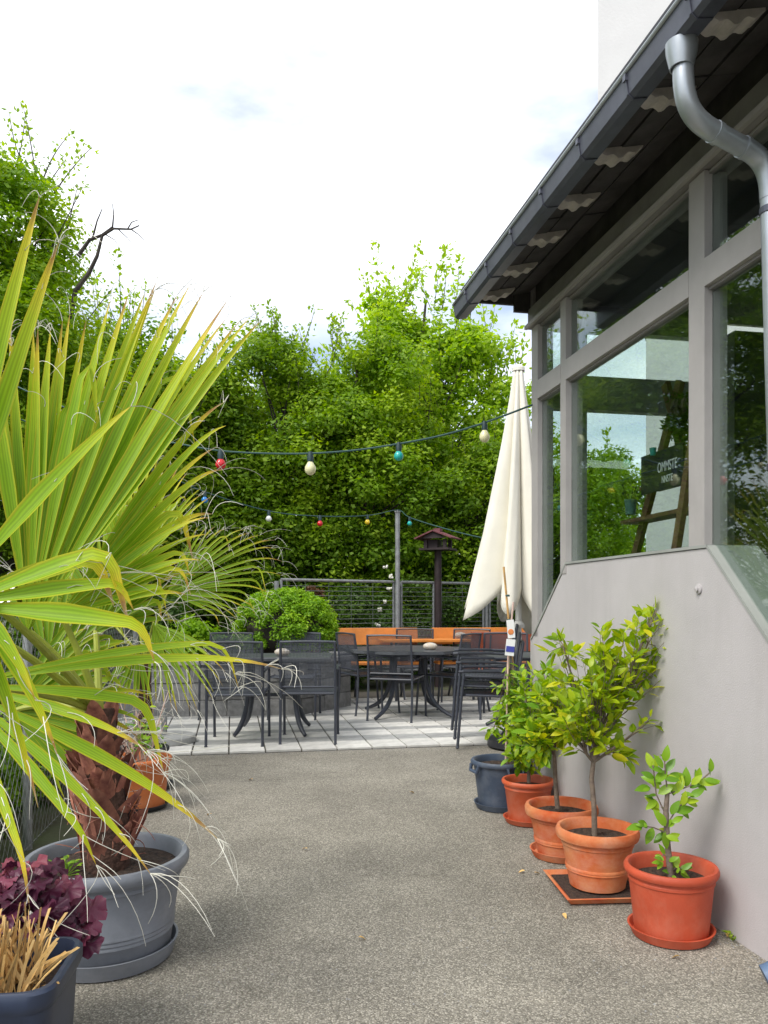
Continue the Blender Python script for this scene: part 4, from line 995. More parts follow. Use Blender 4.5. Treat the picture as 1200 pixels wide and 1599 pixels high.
def citrus(base, pot_fn, label, trunk, crown, nleaf, mats, seed, cat='potted tree', L=.066, name='potted_citrus_tree', ntwig=26, tr=.011, group='potted citrus plants along the wall', extra=200, emat=None):
    emat = emat or M['citrus_in']
    """trunk: list of world points; crown: ellipsoids (px,py,rx_px,ry_px,Y,ry_depth)"""
    rd = random.Random(seed); t_ = thing(name, label, cat, base, 0, group); pot_fn(t_)
    B = Vector(base); tp_ = [Vector(p_) - B for p_ in trunk]
    MB().tube(tp_, [tr * (1 - .25 * i / (len(tp_) - 1)) for i in range(len(tp_))], 10).build('trunk', M['bark'], t_, smooth=True)
    meshes = [leaf_mesh('leaf', L * s, L * s * w_, m, c, .22) for m in mats for s, w_, c in ((1, .5, .15), (.8, .52, .3), (1.15, .46, .05))]
    top = tp_[-1]; br = MB(); tips = []
    tot = sum(c[2] * c[3] for c in crown); r0 = tr * .6
    for (px, py, rx, ry, Y, dy) in crown:
        cen = P(px, py, Y) - B; lowc = P(px, py + ry * .5, Y) - B
        limb = bez([top, top.lerp(lowc, .5) + Vector((rd.uniform(-.015, .015), rd.uniform(-.015, .015), .01)), cen], 8)
        br.tube(limb, [r0 * (1 - .07 * i) for i in range(9)], 6, False)
        for _ in range(max(2, round(ntwig * rx * ry / tot))):
            u = Vector((rd.gauss(0, 1), rd.gauss(0, 1), rd.gauss(0, 1))).normalized() * rd.uniform(.3, 1) ** .4
            e = P(px + u.x * rx, py - u.z * ry, Y + u.y * dy) - B
            st = limb[rd.randrange(2, 9)]; m1 = st.lerp(e, .5) + Vector((rd.uniform(-.02, .02), rd.uniform(-.02, .02), rd.uniform(-.01, .025)))
            pth = bez([st, m1, e], 7); n = len(pth)
            br.tube(pth, [max(.0011, r0 * .42 * (1 - i / n)) for i in range(n)], 4, False); tips.append(pth)
    br.build('branches', M['bark'], t_, smooth=True)
    def spot(pth):
        f = 1 - (rd.random() ** 1.2) * .75; x = f * (len(pth) - 1); i = min(len(pth) - 2, int(x)); p_ = pth[i].lerp(pth[i + 1], x - i)
        tg = (pth[i + 1] - pth[i]).normalized(); a_ = rd.uniform(0, 2 * math.pi); o1 = tg.orthogonal().normalized(); o2 = tg.cross(o1)
        d = (o1 * math.cos(a_) + o2 * math.sin(a_)) * .85 + tg * .65 + Vector((0, 0, .12))
        return p_ + d.normalized() * rd.uniform(.0, .02), d, Vector((rd.uniform(-.5, .5), rd.uniform(-.9, .2), 1)).normalized()
    per = nleaf / len(tips)
    for pth in tips:
        for j in range(int(per + rd.random())):
            p_, d, up = spot(pth); place_leaf(rd.choice(meshes), t_, p_, d, up, rd.uniform(.7, 1.15))
    # inner leaves that cannot be told apart, in one mesh
    ex = MB(); tone = []
    for j in range(extra):
        p_, d, up = spot(rd.choice(tips)); src = rd.choice(meshes); q = orient(d, up); sc_ = rd.uniform(.6, 1.0)
        vv = [q @ (v_.co * sc_) + p_ for v_ in src.vertices]; ff = [tuple(f_.vertices) for f_ in src.polygons]
        ex.add(vv, ff); tone += [rd.random()] * len(ff)
    if extra:
        o = ex.build('inner_leaves', emat, t_); o.data.shade_smooth(); at_ = o.data.attributes.new('rnd', 'FLOAT', 'FACE'); at_.data.foreach_set('value', np.array(tone, dtype=np.float32)); o['kind'] = 'stuff'
    return t_

def gp(px, py):
    Y = CAM_H * FPX / (py - HY); return Vector(((px - CX) / FPX * Y, Y, .004))
# 1: small plant in orange plastic pot
b5 = gp(1048, 1462)
p5 = thing('potted_seedling', 'small leafy citrus sapling in an orange plastic pot with saucer', 'potted plant', b5, 0, 'potted citrus plants along the wall')
pot_parts(p5, .158, .132, .255, M['pot_orange'], .013, .030, ((.205, .004),), .055, saucer=(.158, .035), sm=M['pot_orange'])
Y5 = b5.y
def rel(px, py, dy=0): return P(px, py, Y5 + dy) - b5
MB().tube([rel(1048, 1372), rel(1043, 1320), rel(1040, 1270), rel(1043, 1232)], [.0125, .011, .010, .008], 10).build('trunk', M['bark'], p5, smooth=True)
tw = MB()
for lst in (([1041, 1275], [1025, 1240], [1020, 1195]), ([1043, 1240], [1040, 1215], [1038, 1188]), ([1043, 1240], [1075, 1228], [1095, 1219], [1110, 1205]), ([1040, 1290], [1058, 1262], [1078, 1245]), ([1040, 1300], [1020, 1292], [1004, 1290]), ([1047, 1362], [1058, 1352], [1066, 1358]), ([1044, 1340], [1036, 1334], [1034, 1338])):
    MB().tube([rel(*q) for q in lst], .0028, 5).build('twig', M['bark'], p5)
lm5 = [leaf_mesh('leaf', .072 * s, .034 * s, M['citrus_b'], c, .2) for s, c in ((1, .1), (.85, .25), (1.1, .3))]
rd = random.Random(5)
for (px, py, dx, dz_) in ((1020, 1200, -.3, .9), (1022, 1215, -.8, .4), (1024, 1222, .6, .5), (1016, 1230, -1, .1), (1028, 1240, .8, .6), (1025, 1250, -.6, -.3), (1038, 1190, .1, 1), (1036, 1200, -.5, .8), (1040, 1205, .6, .8), (1042, 1215, .9, .3), (1034, 1225, -.8, .4), (1030, 1262, -.7, .7),
        (1110, 1206, .15, 1), (1100, 1217, 1, -.05), (1088, 1222, .2, .9), (1080, 1225, .6, .9), (1072, 1229, -.1, 1), (1090, 1222, 1, .2), (1060, 1236, .3, .9), (1052, 1240, .5, 1),
        (1078, 1245, .8, .6), (1072, 1252, .9, -.2), (1066, 1258, .2, 1), (1060, 1262, .7, -.5), (1055, 1268, .9, .2), (1048, 1272, .4, .9), (1050, 1285, .7, .5), (1040, 1290, -.5, .8),
        (1004, 1290, -1, .05), (1012, 1291, -.7, .5), (1020, 1292, -.4, -.8), (1032, 1296, .6, -.7), (1040, 1305, .9, -.2), (1040, 1295, .2, -1), (1042, 1310, .8, .3), (1036, 1300, .3, -1.0),
        (1034, 1338, -.8, .3), (1038, 1335, -.3, 1), (1045, 1345, .6, .6), (1058, 1352, .2, 1), (1062, 1355, 1, .2), (1066, 1358, .7, .6), (1054, 1356, -.4, 1), (1048, 1362, -.8, .3), (1035, 1345, -.6, -.5), (1062, 1362, .7, -.3)):
    big = .62 if py > 1325 else .95
    place_leaf(rd.choice(lm5), p5, rel(px + rd.uniform(-4, 4), py + rd.uniform(-3, 9), rd.uniform(-.03, .03)), Vector((dx * .5 + rd.uniform(-.8, .8), rd.uniform(-.8, .4), dz_ * .4 + rd.uniform(-.3, .8))), Vector((rd.uniform(-.5, .5), -.7, .7)), big * rd.uniform(.55, .85))
    place_leaf(rd.choice(lm5), p5, rel(px, py, rd.uniform(-.03, .03)), Vector((dx, rd.uniform(-.6, .3), dz_)), Vector((rd.uniform(-.3, .3), -.8, .6)), big * rd.uniform(.8, 1.1))
# 2: terracotta pot on a square tray
b4 = gp(933, 1391)
def tray_pot(t_):
    pot_parts(t_, .163, .118, .25, M['terra2'], .015, .045, ((.075, .004), (.085, .004), (.185, .004)), .045, .026)
    s_ = MB(); hw = .19; prof_ = [(hw - .02, .005), (hw, .03), (hw - .012, .03), (hw - .03, .012)]
    vs_ = []
    for r_, z in prof_: vs_ += [(r_, r_, z), (-r_, r_, z), (-r_, -r_, z), (r_, -r_, z)]
    fs_ = [(i * 4 + k, i * 4 + (k + 1) % 4, (i + 1) * 4 + (k + 1) % 4, (i + 1) * 4 + k) for i in range(3) for k in range(4)] + [(3, 2, 1, 0), (12, 13, 14, 15)]
    o = s_.add(vs_, fs_).build('square_saucer', M['terra'], t_); o.rotation_euler.z = R(4)
    d_ = MB().box((0, 0, .014), (.318, .318, .006)).build('tray_dirt', M['soil'], t_); d_.rotation_euler.z = R(4)
Y4 = b4.y
citrus(b4, tray_pot, 'bushy yellow green citrus tree in terracotta pot on a square saucer', [P(929, 1310, Y4), P(928, 1260, Y4), P(924, 1215, Y4), P(927, 1190, Y4)],
    [(930, 1085, 72, 82, Y4, .17), (1012, 1005, 56, 64, Y4 + .05, .13), (960, 1030, 55, 55, Y4, .14), (880, 1010, 30, 32, Y4, .08), (895, 1130, 50, 55, Y4 - .03, .12), (960, 1165, 40, 35, Y4, .10), (1015, 1125, 20, 12, Y4 - .02, .04), (1025, 955, 22, 18, Y4 + .03, .05)], 300, [M['citrus_a'], M['citrus_c']], 41, ntwig=125, tr=.013, extra=760)
# 3: terracotta pot
b3 = gp(877, 1338)
def terra_pot(t_): pot_parts(t_, .163, .115, .245, M['terra'], .016, .05, ((.07, .004), (.08, .004), (.18, .004)), .045, saucer=(.155, .035), sm=M['terra'])
Y3 = b3.y
citrus(b3, terra_pot, 'yellowish citrus tree with bare trunk in a terracotta pot and round saucer', [P(871, 1262, Y3), P(868, 1225, Y3), P(866, 1180, Y3)],
    [(872, 1100, 46, 55, Y3, .16), (852, 1150, 46, 34, Y3 - .04, .12)], 230, [M['citrus_c'], M['citrus_b']], 43, extra=420, ntwig=60, tr=.013)
# 4: red pot
b2 = gp(825, 1285)
def red_pot(t_): pot_parts(t_, .138, .108, .235, M['pot_red'], .012, .026, ((.19, .003),), .045, saucer=(.142, .03), sm=M['pot_red'])
Y2 = b2.y
citrus(b2, red_pot, 'dense green citrus bush in a red plastic pot with saucer', [P(826, 1222, Y2), P(826, 1200, Y2), P(828, 1185, Y2)],
    [(838, 1090, 46, 58, Y2, .18), (830, 1160, 44, 42, Y2 - .03, .14)], 290, [M['citrus_b']], 45, extra=420, ntwig=80, tr=.011)
# 5: blue-grey pot with stake
b1 = gp(783, 1262)
def blue_pot(t_):
    pot_parts(t_, .172, .135, .285, M['pot_blue'], .014, .03, (), .04, saucer=(.168, .035), sm=M['pot_blue'])
    for a_ in (200, 290, 20, 110):
        c_, s_ = math.cos(R(a_)), math.sin(R(a_)); tx = Vector((-s_, c_, 0)); rr = Vector((c_, s_, 0))
        pts = [rr * .178 + tx * k * .05 + Vector((0, 0, .275)) for k in (-1,)] + [rr * .185 + tx * -.045 + Vector((0, 0, .235)), rr * .187 + tx * .045 + Vector((0, 0, .235)), rr * .178 + tx * .05 + Vector((0, 0, .275))]
        MB().tube(pts, .011, 8).build('handle', M['pot_blue'], t_, smooth=True)
Y1_ = b1.y
t1 = citrus(b1, blue_pot, 'slender staked citrus tree with paper tag in a blue grey pot', [P(793, 1192, Y1_), P(792, 1120, Y1_), P(795, 1050, Y1_), P(797, 1010, Y1_)],
    [(795, 1085, 24, 42, Y1_, .10), (812, 1130, 26, 32, Y1_, .1), (772, 1135, 16, 12, Y1_, .05)], 170, [M['citrus_b']], 47, ntwig=36, tr=.008, extra=130)
MB().tube([P(812, 1190, Y1_) - b1, P(803, 1060, Y1_) - b1, P(787, 885, Y1_) - b1], .0065, 8).build('bamboo_stake', M['bamboo'], t1, smooth=True)
MB().tube([P(790, 1190, Y1_ - .03) - b1, P(794, 1020, Y1_ - .03) - b1, P(802, 940, Y1_ - .03) - b1], .006, 8).build('cane', M['pink_cane'], t1, smooth=True)
tg = MB().box((0, 0, 0), (.055, .003, .10), Matrix.Rotation(R(6), 3, 'Y')).build('paper_tag', M['label_white'], t1); tg.location = P(797, 1011, Y1_ - .06) - b1
o_ = MB().box((0, -.003, -.01), (.05, .002, .035), Matrix.Rotation(R(6), 3, 'Y')).build('tag_print', M['label_blue'], tg)
tg2 = MB().box((0, 0, 0), (.045, .003, .11), Matrix.Rotation(R(-5), 3, 'Y')).build('paper_tag', M['label_white'], t1); tg2.location = P(798, 982, Y1_ - .05) - b1
o_ = MB().ball((0, -.003, -.018), .018, 12, 6, (1, .1, 1)).build('tag_print', M['label_orange'], tg2)
tie = MB()
for zpy in (968, 930): tie.lathe([(.012, -.006), (.014, 0), (.012, .006)], 10, P(796 if zpy > 950 else 793, zpy, Y1_) - b1)
tie.build('plant_tie', M['cable'], t1)

# ================================================================== PALMS
def set_attr(me, name, vals):
    a_ = me.attributes.new(name, 'FLOAT', 'POINT'); a_.data.foreach_set('value', np.array(vals, dtype=np.float32))
def leaflet(frond, hub, tip, wmax, m, root_w, rd, sag=.06, nrm=Vector((0, -1, .3)), bend=0, threads=None, split=.45, lift=.05, nth=(2, 3, 4, 6)):
    L = (tip - hub).length; d = (tip - hub).normalized()
    c1 = hub.lerp(tip, .45) + Vector((0, 0, lift * L)); c2 = hub.lerp(tip, .8) + Vector((0, 0, (lift + sag * .4) * L))
    pth = bez([hub, c1, c2, tip + Vector((0, 0, -sag * L))], 14); n = len(pth)
    if rd.random() < (.10 if d.z > .55 else .36):            # snapped, hanging tip
        kk = rd.choice((9, 10, 11)); hang = Vector((d.x * .35 + rd.uniform(-.15, .15), rd.uniform(-.2, .2), -1)).normalized(); seg = L / 14 * rd.uniform(.5, .9)
        for i in range(kk, n): pth[i] = pth[i - 1] + (d * max(0, 1 - (i - kk + 1) * .38) + hang * min(1, (i - kk + 1) * .38)).normalized() * seg
    vs_, al, ac = [], [], []
    for i, p_ in enumerate(pth):
        u = i / (n - 1); tg_ = (pth[min(i + 1, n - 1)] - pth[max(i - 1, 0)]).normalized()
        side = tg_.cross(nrm); side = side.normalized() if side.length > 1e-4 else tg_.orthogonal().normalized(); up = side.cross(tg_)
        wv = min(1.0, u / split) if u < split else max(0, 1 - (u - split) / (1 - split)) ** .85
        w_ = max(.0012, root_w * .1 * (1 - u) + wmax * wv) / 2; fo = .42 * w_
        tw_ = bend * u * u
        side2 = side * math.cos(tw_) + up * math.sin(tw_); up2 = up * math.cos(tw_) - side * math.sin(tw_)
        vs_ += [p_ - side2 * w_ + up2 * fo, p_ - up2 * fo * .4, p_ + side2 * w_ + up2 * fo]; al += [u] * 3; ac += [-1, 0, 1]
    fs_ = [(i * 3 + k, i * 3 + k + 1, (i + 1) * 3 + k + 1, (i + 1) * 3 + k) for i in range(n - 1) for k in range(2)]
    mb = MB(); mb.add(vs_, fs_); off = wloc(frond); mb.v = [tuple(Vector(v_) - off) for v_ in mb.v]
    me = mb.mesh('leaflet', m); me.shade_smooth(); set_attr(me, 'along', al); set_attr(me, 'across', ac)
    link('leaflet', me, frond)
    if threads is not None:
        k = rd.choice(nth)
        for _ in range(k):
            u0 = rd.choice((1, 1, .93, .8)) if rd.random() < .75 else rd.uniform(.45, .8)
            s0 = pth[min(n - 1, int(u0 * (n - 1)))]; dd = (d + Vector((rd.uniform(-.7, .7), rd.uniform(-.6, .6), rd.uniform(-.5, .7)))).normalized()
            ln = rd.uniform(.05, .15); cv = Vector((rd.uniform(-1, 1), rd.uniform(-1, 1), rd.uniform(-1.4, .3))) * ln * .8
            q0 = s0; q1 = s0 + dd * ln * .5; q2 = q1 + dd * ln * .3 + cv * .6; q3 = q2 + cv * .6 + Vector((rd.uniform(-.03, .03), rd.uniform(-.03, .03), -.02))
            threads.tube(bez([q0, q1, q2, q3], 7), [.0014, .0013, .0012, .0011, .0010, .0009, .0008, .0005], 3, False)
def fan(palm, hub, heart, a0, a1, n, Ls, w_, m, rd, tilt=(0, 0), depth=0.0, sag=.05, petiole_r=.013, lift=.03, threads=True, jitter=.03, nrm=None, skip=0):
    """heart: trunk point the stalk grows from; angles in degrees in the picture-facing plane, tilted in depth"""
    fr = MB(); mid = heart.lerp(hub, .5) + Vector((0, 0, .05))
    fr.tube(bez([heart, mid, hub], 8), [petiole_r * (1.25 - .5 * i / 8) for i in range(9)], 8)
    f = fr.build('frond', M['petiole'], palm, world=True, smooth=True)
    th = MB() if threads else None
    nr = nrm or Vector((.15, -1, .35)).normalized()
    for i in range(n):
        if rd.random() < skip: continue
        u = i / max(1, n - 1); a_ = R(a0 + (a1 - a0) * u + rd.uniform(-1.5, 1.5)); L = np.interp(u, np.linspace(0, 1, len(Ls)), Ls) * rd.uniform(1 - jitter, 1 + jitter)
        d = Vector((math.cos(a_), depth * (u - .5) + tilt[0] * math.cos(a_) + tilt[1] * math.sin(a_) + rd.uniform(-.04, .04), math.sin(a_))).normalized()
        leaflet(f, hub + Vector((0, rd.uniform(-.012, .012), 0)), hub + d * L, w_ * rd.uniform(.85, 1.1), m, .03, rd, sag * (.6 + .9 * abs(math.cos(a_))) * rd.uniform(.6, 1.4), nr, rd.uniform(-.7, .7), th, .38, lift)
    if th and th.v: tag(th.build('loose_threads', M['thread'], f, world=True), kind='stuff')
    return f
bp_ = gp(168, 1492)
palm = thing('potted_palm', 'large fan palm with pale leaf threads in a wide grey pot', 'potted palm', bp_)
pot_parts(palm, .262, .215, .345, M['pot_grey'], .022, .045, ((.09, .003), (.105, .003), (.12, .003), (.275, .004)), .05, .014, (.245, .055), M['pot_grey'], 72)
YP = bp_.y
heart = Vector((bp_.x - .035, YP + .02, .86))
MB().tube([Vector((0, 0, .28)), Vector((-.005, .0, .45)), Vector((-.02, .0, .65)), Vector((-.035, .02, .87))], [.08, .085, .065, .05], 14).build('trunk', M['fibre'], palm, smooth=True)
bm_ = MB(); vs_ = []; fs_ = []
for i in range(7):
    u = i / 6; w_ = .06 * (1 - u) ** .55 + .006; zc = .15 * u; yo = .012 + .055 * math.sin(u * 1.7) * u
    for k in range(5):
        s_ = (k - 2) / 2; vs_.append((s_ * w_, -yo + .018 * s_ * s_ * (1 - u * .4), zc))
fs_ = [(i * 5 + k, i * 5 + k + 1, (i + 1) * 5 + k + 1, (i + 1) * 5 + k) for i in range(6) for k in range(4)]
boot_me = bm_.add(vs_, fs_).mesh('leaf_base', M['boot'], True)
rd = random.Random(21)
for k in range(46):
    z = .37 + .49 * (k / 45) ** .95; a_ = k * 2.399; rad = np.interp(z, [.3, .45, .65, .87], [.076, .080, .062, .045])
    o = link('leaf_base', boot_me, palm, (rad * math.cos(a_) * .95 - .035 * (z - .3) / .57, rad * math.sin(a_) * .95, z - .03))
    o.rotation_euler = (R(rd.uniform(-4, 11)), R(rd.uniform(-26, 26)), a_ + math.pi / 2); s_ = rd.uniform(.55, .9) * np.interp(z, [.3, .6, .87], [1.15, .95, .7]); o.scale = (s_, s_, s_ * rd.uniform(.9, 1.4))
fb = MB()
for k in range(90):
    a_ = rd.uniform(0, 6.28); z = rd.uniform(.31, .75); r0 = np.interp(z, [.3, .45, .75], [.09, .10, .07])
    p_ = Vector((math.cos(a_) * r0, math.sin(a_) * r0, z)); e = p_ + Vector((math.cos(a_) * rd.uniform(0, .05) + rd.uniform(-.04, .04), math.sin(a_) * rd.uniform(0, .05), rd.uniform(-.07, .05)))
    fb.tube(bez([p_, p_.lerp(e, .5) + Vector((math.cos(a_) * .02, math.sin(a_) * .02, .01)), e], 4), [.0022, .002, .0018, .0015, .001], 3, False)
tag(fb.build('trunk_fibres', M['boot'], palm), kind='stuff')
rd = random.Random(31); PM = M['palm']
# tall main fan
fan(palm, P(45, 985, 2.62), heart, 99, 57, 26, [1.0, 1.04, 1.14, 1.26, 1.34, 1.36], .046, PM, rd, (.05, .12), .15, .02, lift=.0)
fan(palm, P(95, 960, 2.75), heart, 55, 14, 14, [.95, .7, .52, .44], .036, PM, rd, (.0, .2), .2, .05)
fan(palm, P(150, 985, 2.98), heart, 80, 12, 13, [.55, .46, .36, .30], .026, M['palm_far'], rd, (.2, .2), .2, .06)
fan(palm, P(75, 1040, 3.05), heart, 120, 5, 16, [.45, .45, .38, .30], .026, M['palm_far'], rd, (.1, .3), .2, .08)
fan(palm, P(20, 1110, 2.9), heart, 60, -55, 20, [.42, .5, .45, .4], .03, M['palm_far'], rd, (.1, .3), .2, .08)
# near frond entering from the left, broad blades with brown tips
def tips_frond(hub, tips, w_, m, sag, rd, lift=.02, thr=True, nrm=Vector((.1, -.9, .5)), nth=(3, 4, 6)):
    fr = MB(); fr.tube(bez([heart, heart.lerp(hub, .5) + Vector((0, 0, .06)), hub], 8), [.015 - .006 * i / 8 for i in range(9)], 8)
    f = fr.build('frond', M['petiole'], palm, world=True, smooth=True); th = MB() if thr else None
    for (px, py, Y) in tips: leaflet(f, hub + Vector((0, rd.uniform(-.01, .01), rd.uniform(-.01, .01))), P(px, py, Y), w_ * rd.uniform(.85, 1.12), m, .03, rd, sag, nrm, rd.uniform(-.6, .6), th, .4, lift, nth)
    if th and th.v: tag(th.build('loose_threads', M['thread'], f, world=True), kind='stuff')
tips_frond(P(-95, 950, 2.15), [(92, 372, 2.25), (62, 300, 2.2), (-20, 360, 2.1), (205, 630, 2.2), (262, 832, 2.2), (282, 985, 2.15), (240, 905, 2.2), (210, 860, 2.3)], .058, PM, .01, rd)
tips_frond(P(-70, 1075, 2.3), [(425, 1005, 2.45), (440, 1035, 2.4), (345, 1128, 2.35), (340, 1300, 2.25), (235, 1355, 2.15), (175, 1365, 2.1), (60, 1410, 2.0), (230, 1165, 2.2)], .036, PM, .02, rd, .05, nth=(10, 12, 14))
tips_frond(P(-60, 905, 2.0), [(55, 1080, 1.95), (90, 1160, 2.0), (-10, 1200, 1.95), (60, 1240, 2.05)], .038, PM, .06, rd, .06)
# second palm
bq = gp(226, 1232)
palm2 = thing('potted_palm', 'smaller fan palm in a black pot behind the orange pot', 'potted palm', bq)
pot_parts(palm2, .15, .12, .27, M['pot_black'], .014, .03, (), .05, saucer=(.19, .03), sm=M['pot_black'])
MB().tube([Vector((0, 0, .21)), Vector((0, .02, .55)), Vector((0, .02, .85))], [.05, .045, .035], 10).build('trunk', M['fibre'], palm2, smooth=True)
h2 = bq + Vector((0, .02, .84)); rd = random.Random(44); YQ = bq.y; PF = M['palm_far']
fan(palm2, P(262, 925, YQ - .05), h2, 66, -26, 22, [.5, .66, .82, .78, .55, .42], .022, PF, rd, (.1, .1), .2, .06, .008)
fan(palm2, P(240, 972, YQ - .15), h2, -25, -95, 13, [.56, .62, .58, .5], .022, PF, rd, (-.1, .1), .2, .05, .008)
fan(palm2, P(200, 900, YQ + .05), h2, 120, 50, 22, [.7, .85, .9, .8], .030, M['palm'], rd, (.1, .2), .2, .03, .008)
fan(palm2, P(160, 960, YQ + .1), h2, 170, 90, 18, [.6, .7, .7], .030, PF, rd, (.1, .2), .2, .05, .008, threads=False)
fan(palm2, P(215, 1010, YQ - .05), h2, 230, 285, 10, [.4, .45], .024, PF, rd, (-.2, .1), .2, .03, .007, threads=False)
# orange pot with leggy plant
bo = gp(218, 1262)
op = thing('potted_shrub', 'leggy half bare shrub in a bright orange plastic pot', 'potted plant', bo)
pot_parts(op, .182, .150, .30, M['pot_orange2'], .012, .028, ((.245, .003),), .10, saucer=(.178, .028), sm=M['pot_black'])
tw = MB(); rd = random.Random(61); lm = [leaf_mesh('leaf', .035 * s, .022 * s, M['citrus_b'], .2) for s in (1, 1.25)]
for k in range(13):
    q = Vector((rd.uniform(-.06, .06), rd.uniform(-.06, .06), .2)); e = q + Vector((rd.uniform(-.2, .2), rd.uniform(-.15, .15), rd.uniform(.25, .55))); pth = bez([q, q.lerp(e, .5) + Vector((rd.uniform(-.05, .05), 0, .06)), e], 6)
    tw.tube(pth, [.006, .0055, .005, .0045, .004, .003, .002], 5, False)
    for j in range(3): tw.tube([pth[2 + j], pth[2 + j] + Vector((rd.uniform(-.08, .08), rd.uniform(-.08, .08), rd.uniform(.03, .12)))], .002, 4, False)
tw.build('branches', M['pink_cane'], op, smooth=True)
for k in range(110):
    c = Vector((.05 + rd.gauss(0, .05), rd.gauss(0, .06), .42 + rd.gauss(0, .06))); place_leaf(rd.choice(lm), op, c, Vector((rd.uniform(-1, 1), rd.uniform(-1, .4), rd.uniform(-.4, .8))), Vector((rd.uniform(-.3, .3), -.4, 1)), rd.uniform(.7, 1.2))
# concrete disc foot with tube
cd = thing('parasol_foot', 'round grey concrete parasol foot with short steel tube', 'parasol base', gp(262, 1163))
cd.location.z = .0245
MB().lathe([(.001, 0), (.245, 0), (.25, .01), (.245, .055), (.235, .065), (.001, .07)], 40).build('disc', M['concrete'], cd, smooth=True)
MB().tube([(-.03, 0, .06), (-.03, 0, .30)], .026, 12).build('tube', M['galv'], cd, smooth=True)

# ================================================================== PLANTER BOXES IN FRONT LEFT
def square_pot(name, label, loc, rz, hw, hd, h, m):
    t_ = thing(name, label, 'planter', loc, rz)
    def ring(sx, sy, z, rc=.05):
        out = []
        for cx_, cy_, a0 in ((sx - rc, sy - rc, 0), (-sx + rc, sy - rc, 90), (-sx + rc, -sy + rc, 180), (sx - rc, -sy + rc, 270)):
            for k in range(5): out.append((cx_ + rc * math.cos(R(a0 + k * 22.5)), cy_ + rc * math.sin(R(a0 + k * 22.5)), z))
        return out
    prof_ = [(.86, 0), (.97, h - .05), (1.0, h - .045), (1.03, h - .03), (1.03, h - .006), (1.0, h), (.95, h), (.93, h - .02), (.88, h - .10)]
    vs_ = []
    for s_, z in prof_: vs_ += ring(hw * s_, hd * s_, z)
    fs_ = [(i * 20 + k, i * 20 + (k + 1) % 20, (i + 1) * 20 + (k + 1) % 20, (i + 1) * 20 + k) for i in range(len(prof_) - 1) for k in range(20)]
    fs_.append(tuple(range(19, -1, -1)))
    MB().add(vs_, fs_).build('planter_box', m, t_, smooth=True)
    MB().add(ring(hw * .91, hd * .91, h - .06), [tuple(range(20))]).build('soil', M['soil'], t_)
    return t_
sp_ = square_pot('planter', 'dark blue planter with cut back straw coloured grass tuft', (-.882, 1.75, .004), R(6), .185, .14, .455, M['pot_navy'])
rd = random.Random(71)
stalks = [MB().tube(bez([(0, 0, 0), (0, .004, .07), (.006, .0, .15)], 4), [.0030, .0028, .0025, .0023, .002], 4).mesh('stalk', M['straw']), MB().tube([(0, 0, 0), (-.004, 0, .08), (.0, .006, .13)], [.0024, .0022, .0016], 4).mesh('stalk', M['straw'])]
rb_ = MB(); vs_ = []
for i in range(6):
    u = i / 5; vs_ += [(-.0045 * (1 - u * .5), .03 * u * u, .15 * u), (.0045 * (1 - u * .5), .03 * u * u + .002, .15 * u)]
stalks.append(rb_.add(vs_, [(i * 2, i * 2 + 1, i * 2 + 3, i * 2 + 2) for i in range(5)]).mesh('stalk', M['straw'])); stalks += [stalks[-1], stalks[-1]]
rb_ = MB(); vs_ = []
for i in range(6):
    u = i / 5; vs_ += [(-.004 + .02 * u * u, -.025 * u * u, .13 * u), (.004 + .018 * u * u, -.025 * u * u - .003, .13 * u + .002)]
m_ = rb_.add(vs_, [(i * 2, i * 2 + 1, i * 2 + 3, i * 2 + 2) for i in range(5)]).mesh('stalk', M['straw']); stalks += [m_, m_]
for k in range(298):
    r_ = rd.random() ** .6 * .115; a_ = rd.uniform(0, 6.28); o = link('stalk', rd.choice(stalks), sp_, (r_ * math.cos(a_) * 1.15, r_ * math.sin(a_) * .95, .40))
    ln = rd.uniform(.05, .85) * (1 + r_ * 2); o.rotation_euler = (-math.sin(a_) * ln * r_ / .09 + rd.uniform(-.3, .3), math.cos(a_) * ln * r_ / .09 + rd.uniform(-.3, .3), rd.uniform(0, 6)); s_ = rd.uniform(.6, 1.15); o.scale = (1, 1, s_)
hp = square_pot('planter', 'slate blue planter overflowing with purple coral bells leaves', (-1.03, 2.14, .004), R(6), .185, .16, .36, M['pot_blue'])
def lobed_leaf(L, m, seed):
    vs_ = [(0, L * .5, .03 * L)]; n = 36
    for fr in (.45, .8, 1.0):
        for k in range(n):
            a_ = 2 * math.pi * k / n; edge = max(0, (fr - .4) / .6)
            rr = L * .5 * fr * (1 + edge * (.10 * math.cos(a_ * 5 + math.pi / 2) + .06 * math.cos(a_ * 15 + seed)) - (.45 if abs(a_ - math.pi * 1.5) < .2 else 0) * edge)
            z = .07 * L * edge * math.cos(a_ * 9 + seed) + .05 * L * fr * math.cos(a_ * 5 + 1) + .14 * L * fr ** 2 * math.cos(a_ * 2 + seed) - .10 * L * fr
            vs_.append((rr * math.cos(a_), L * .5 + rr * math.sin(a_), z))
    fs_ = [(0, 1 + k, 1 + (k + 1) % n) for k in range(n)]
    for j in range(2): fs_ += [(1 + j * n + k, 1 + (j + 1) * n + k, 1 + (j + 1) * n + (k + 1) % n, 1 + j * n + (k + 1) % n) for k in range(n)]
    me = MB().add(vs_, fs_).mesh('leaf', m); me.shade_smooth(); return me
hl = [lobed_leaf(.066 * s, M['heuchera'], i) for i, s in enumerate((1, 1.25, .8, 1.1))]
stb = MB()
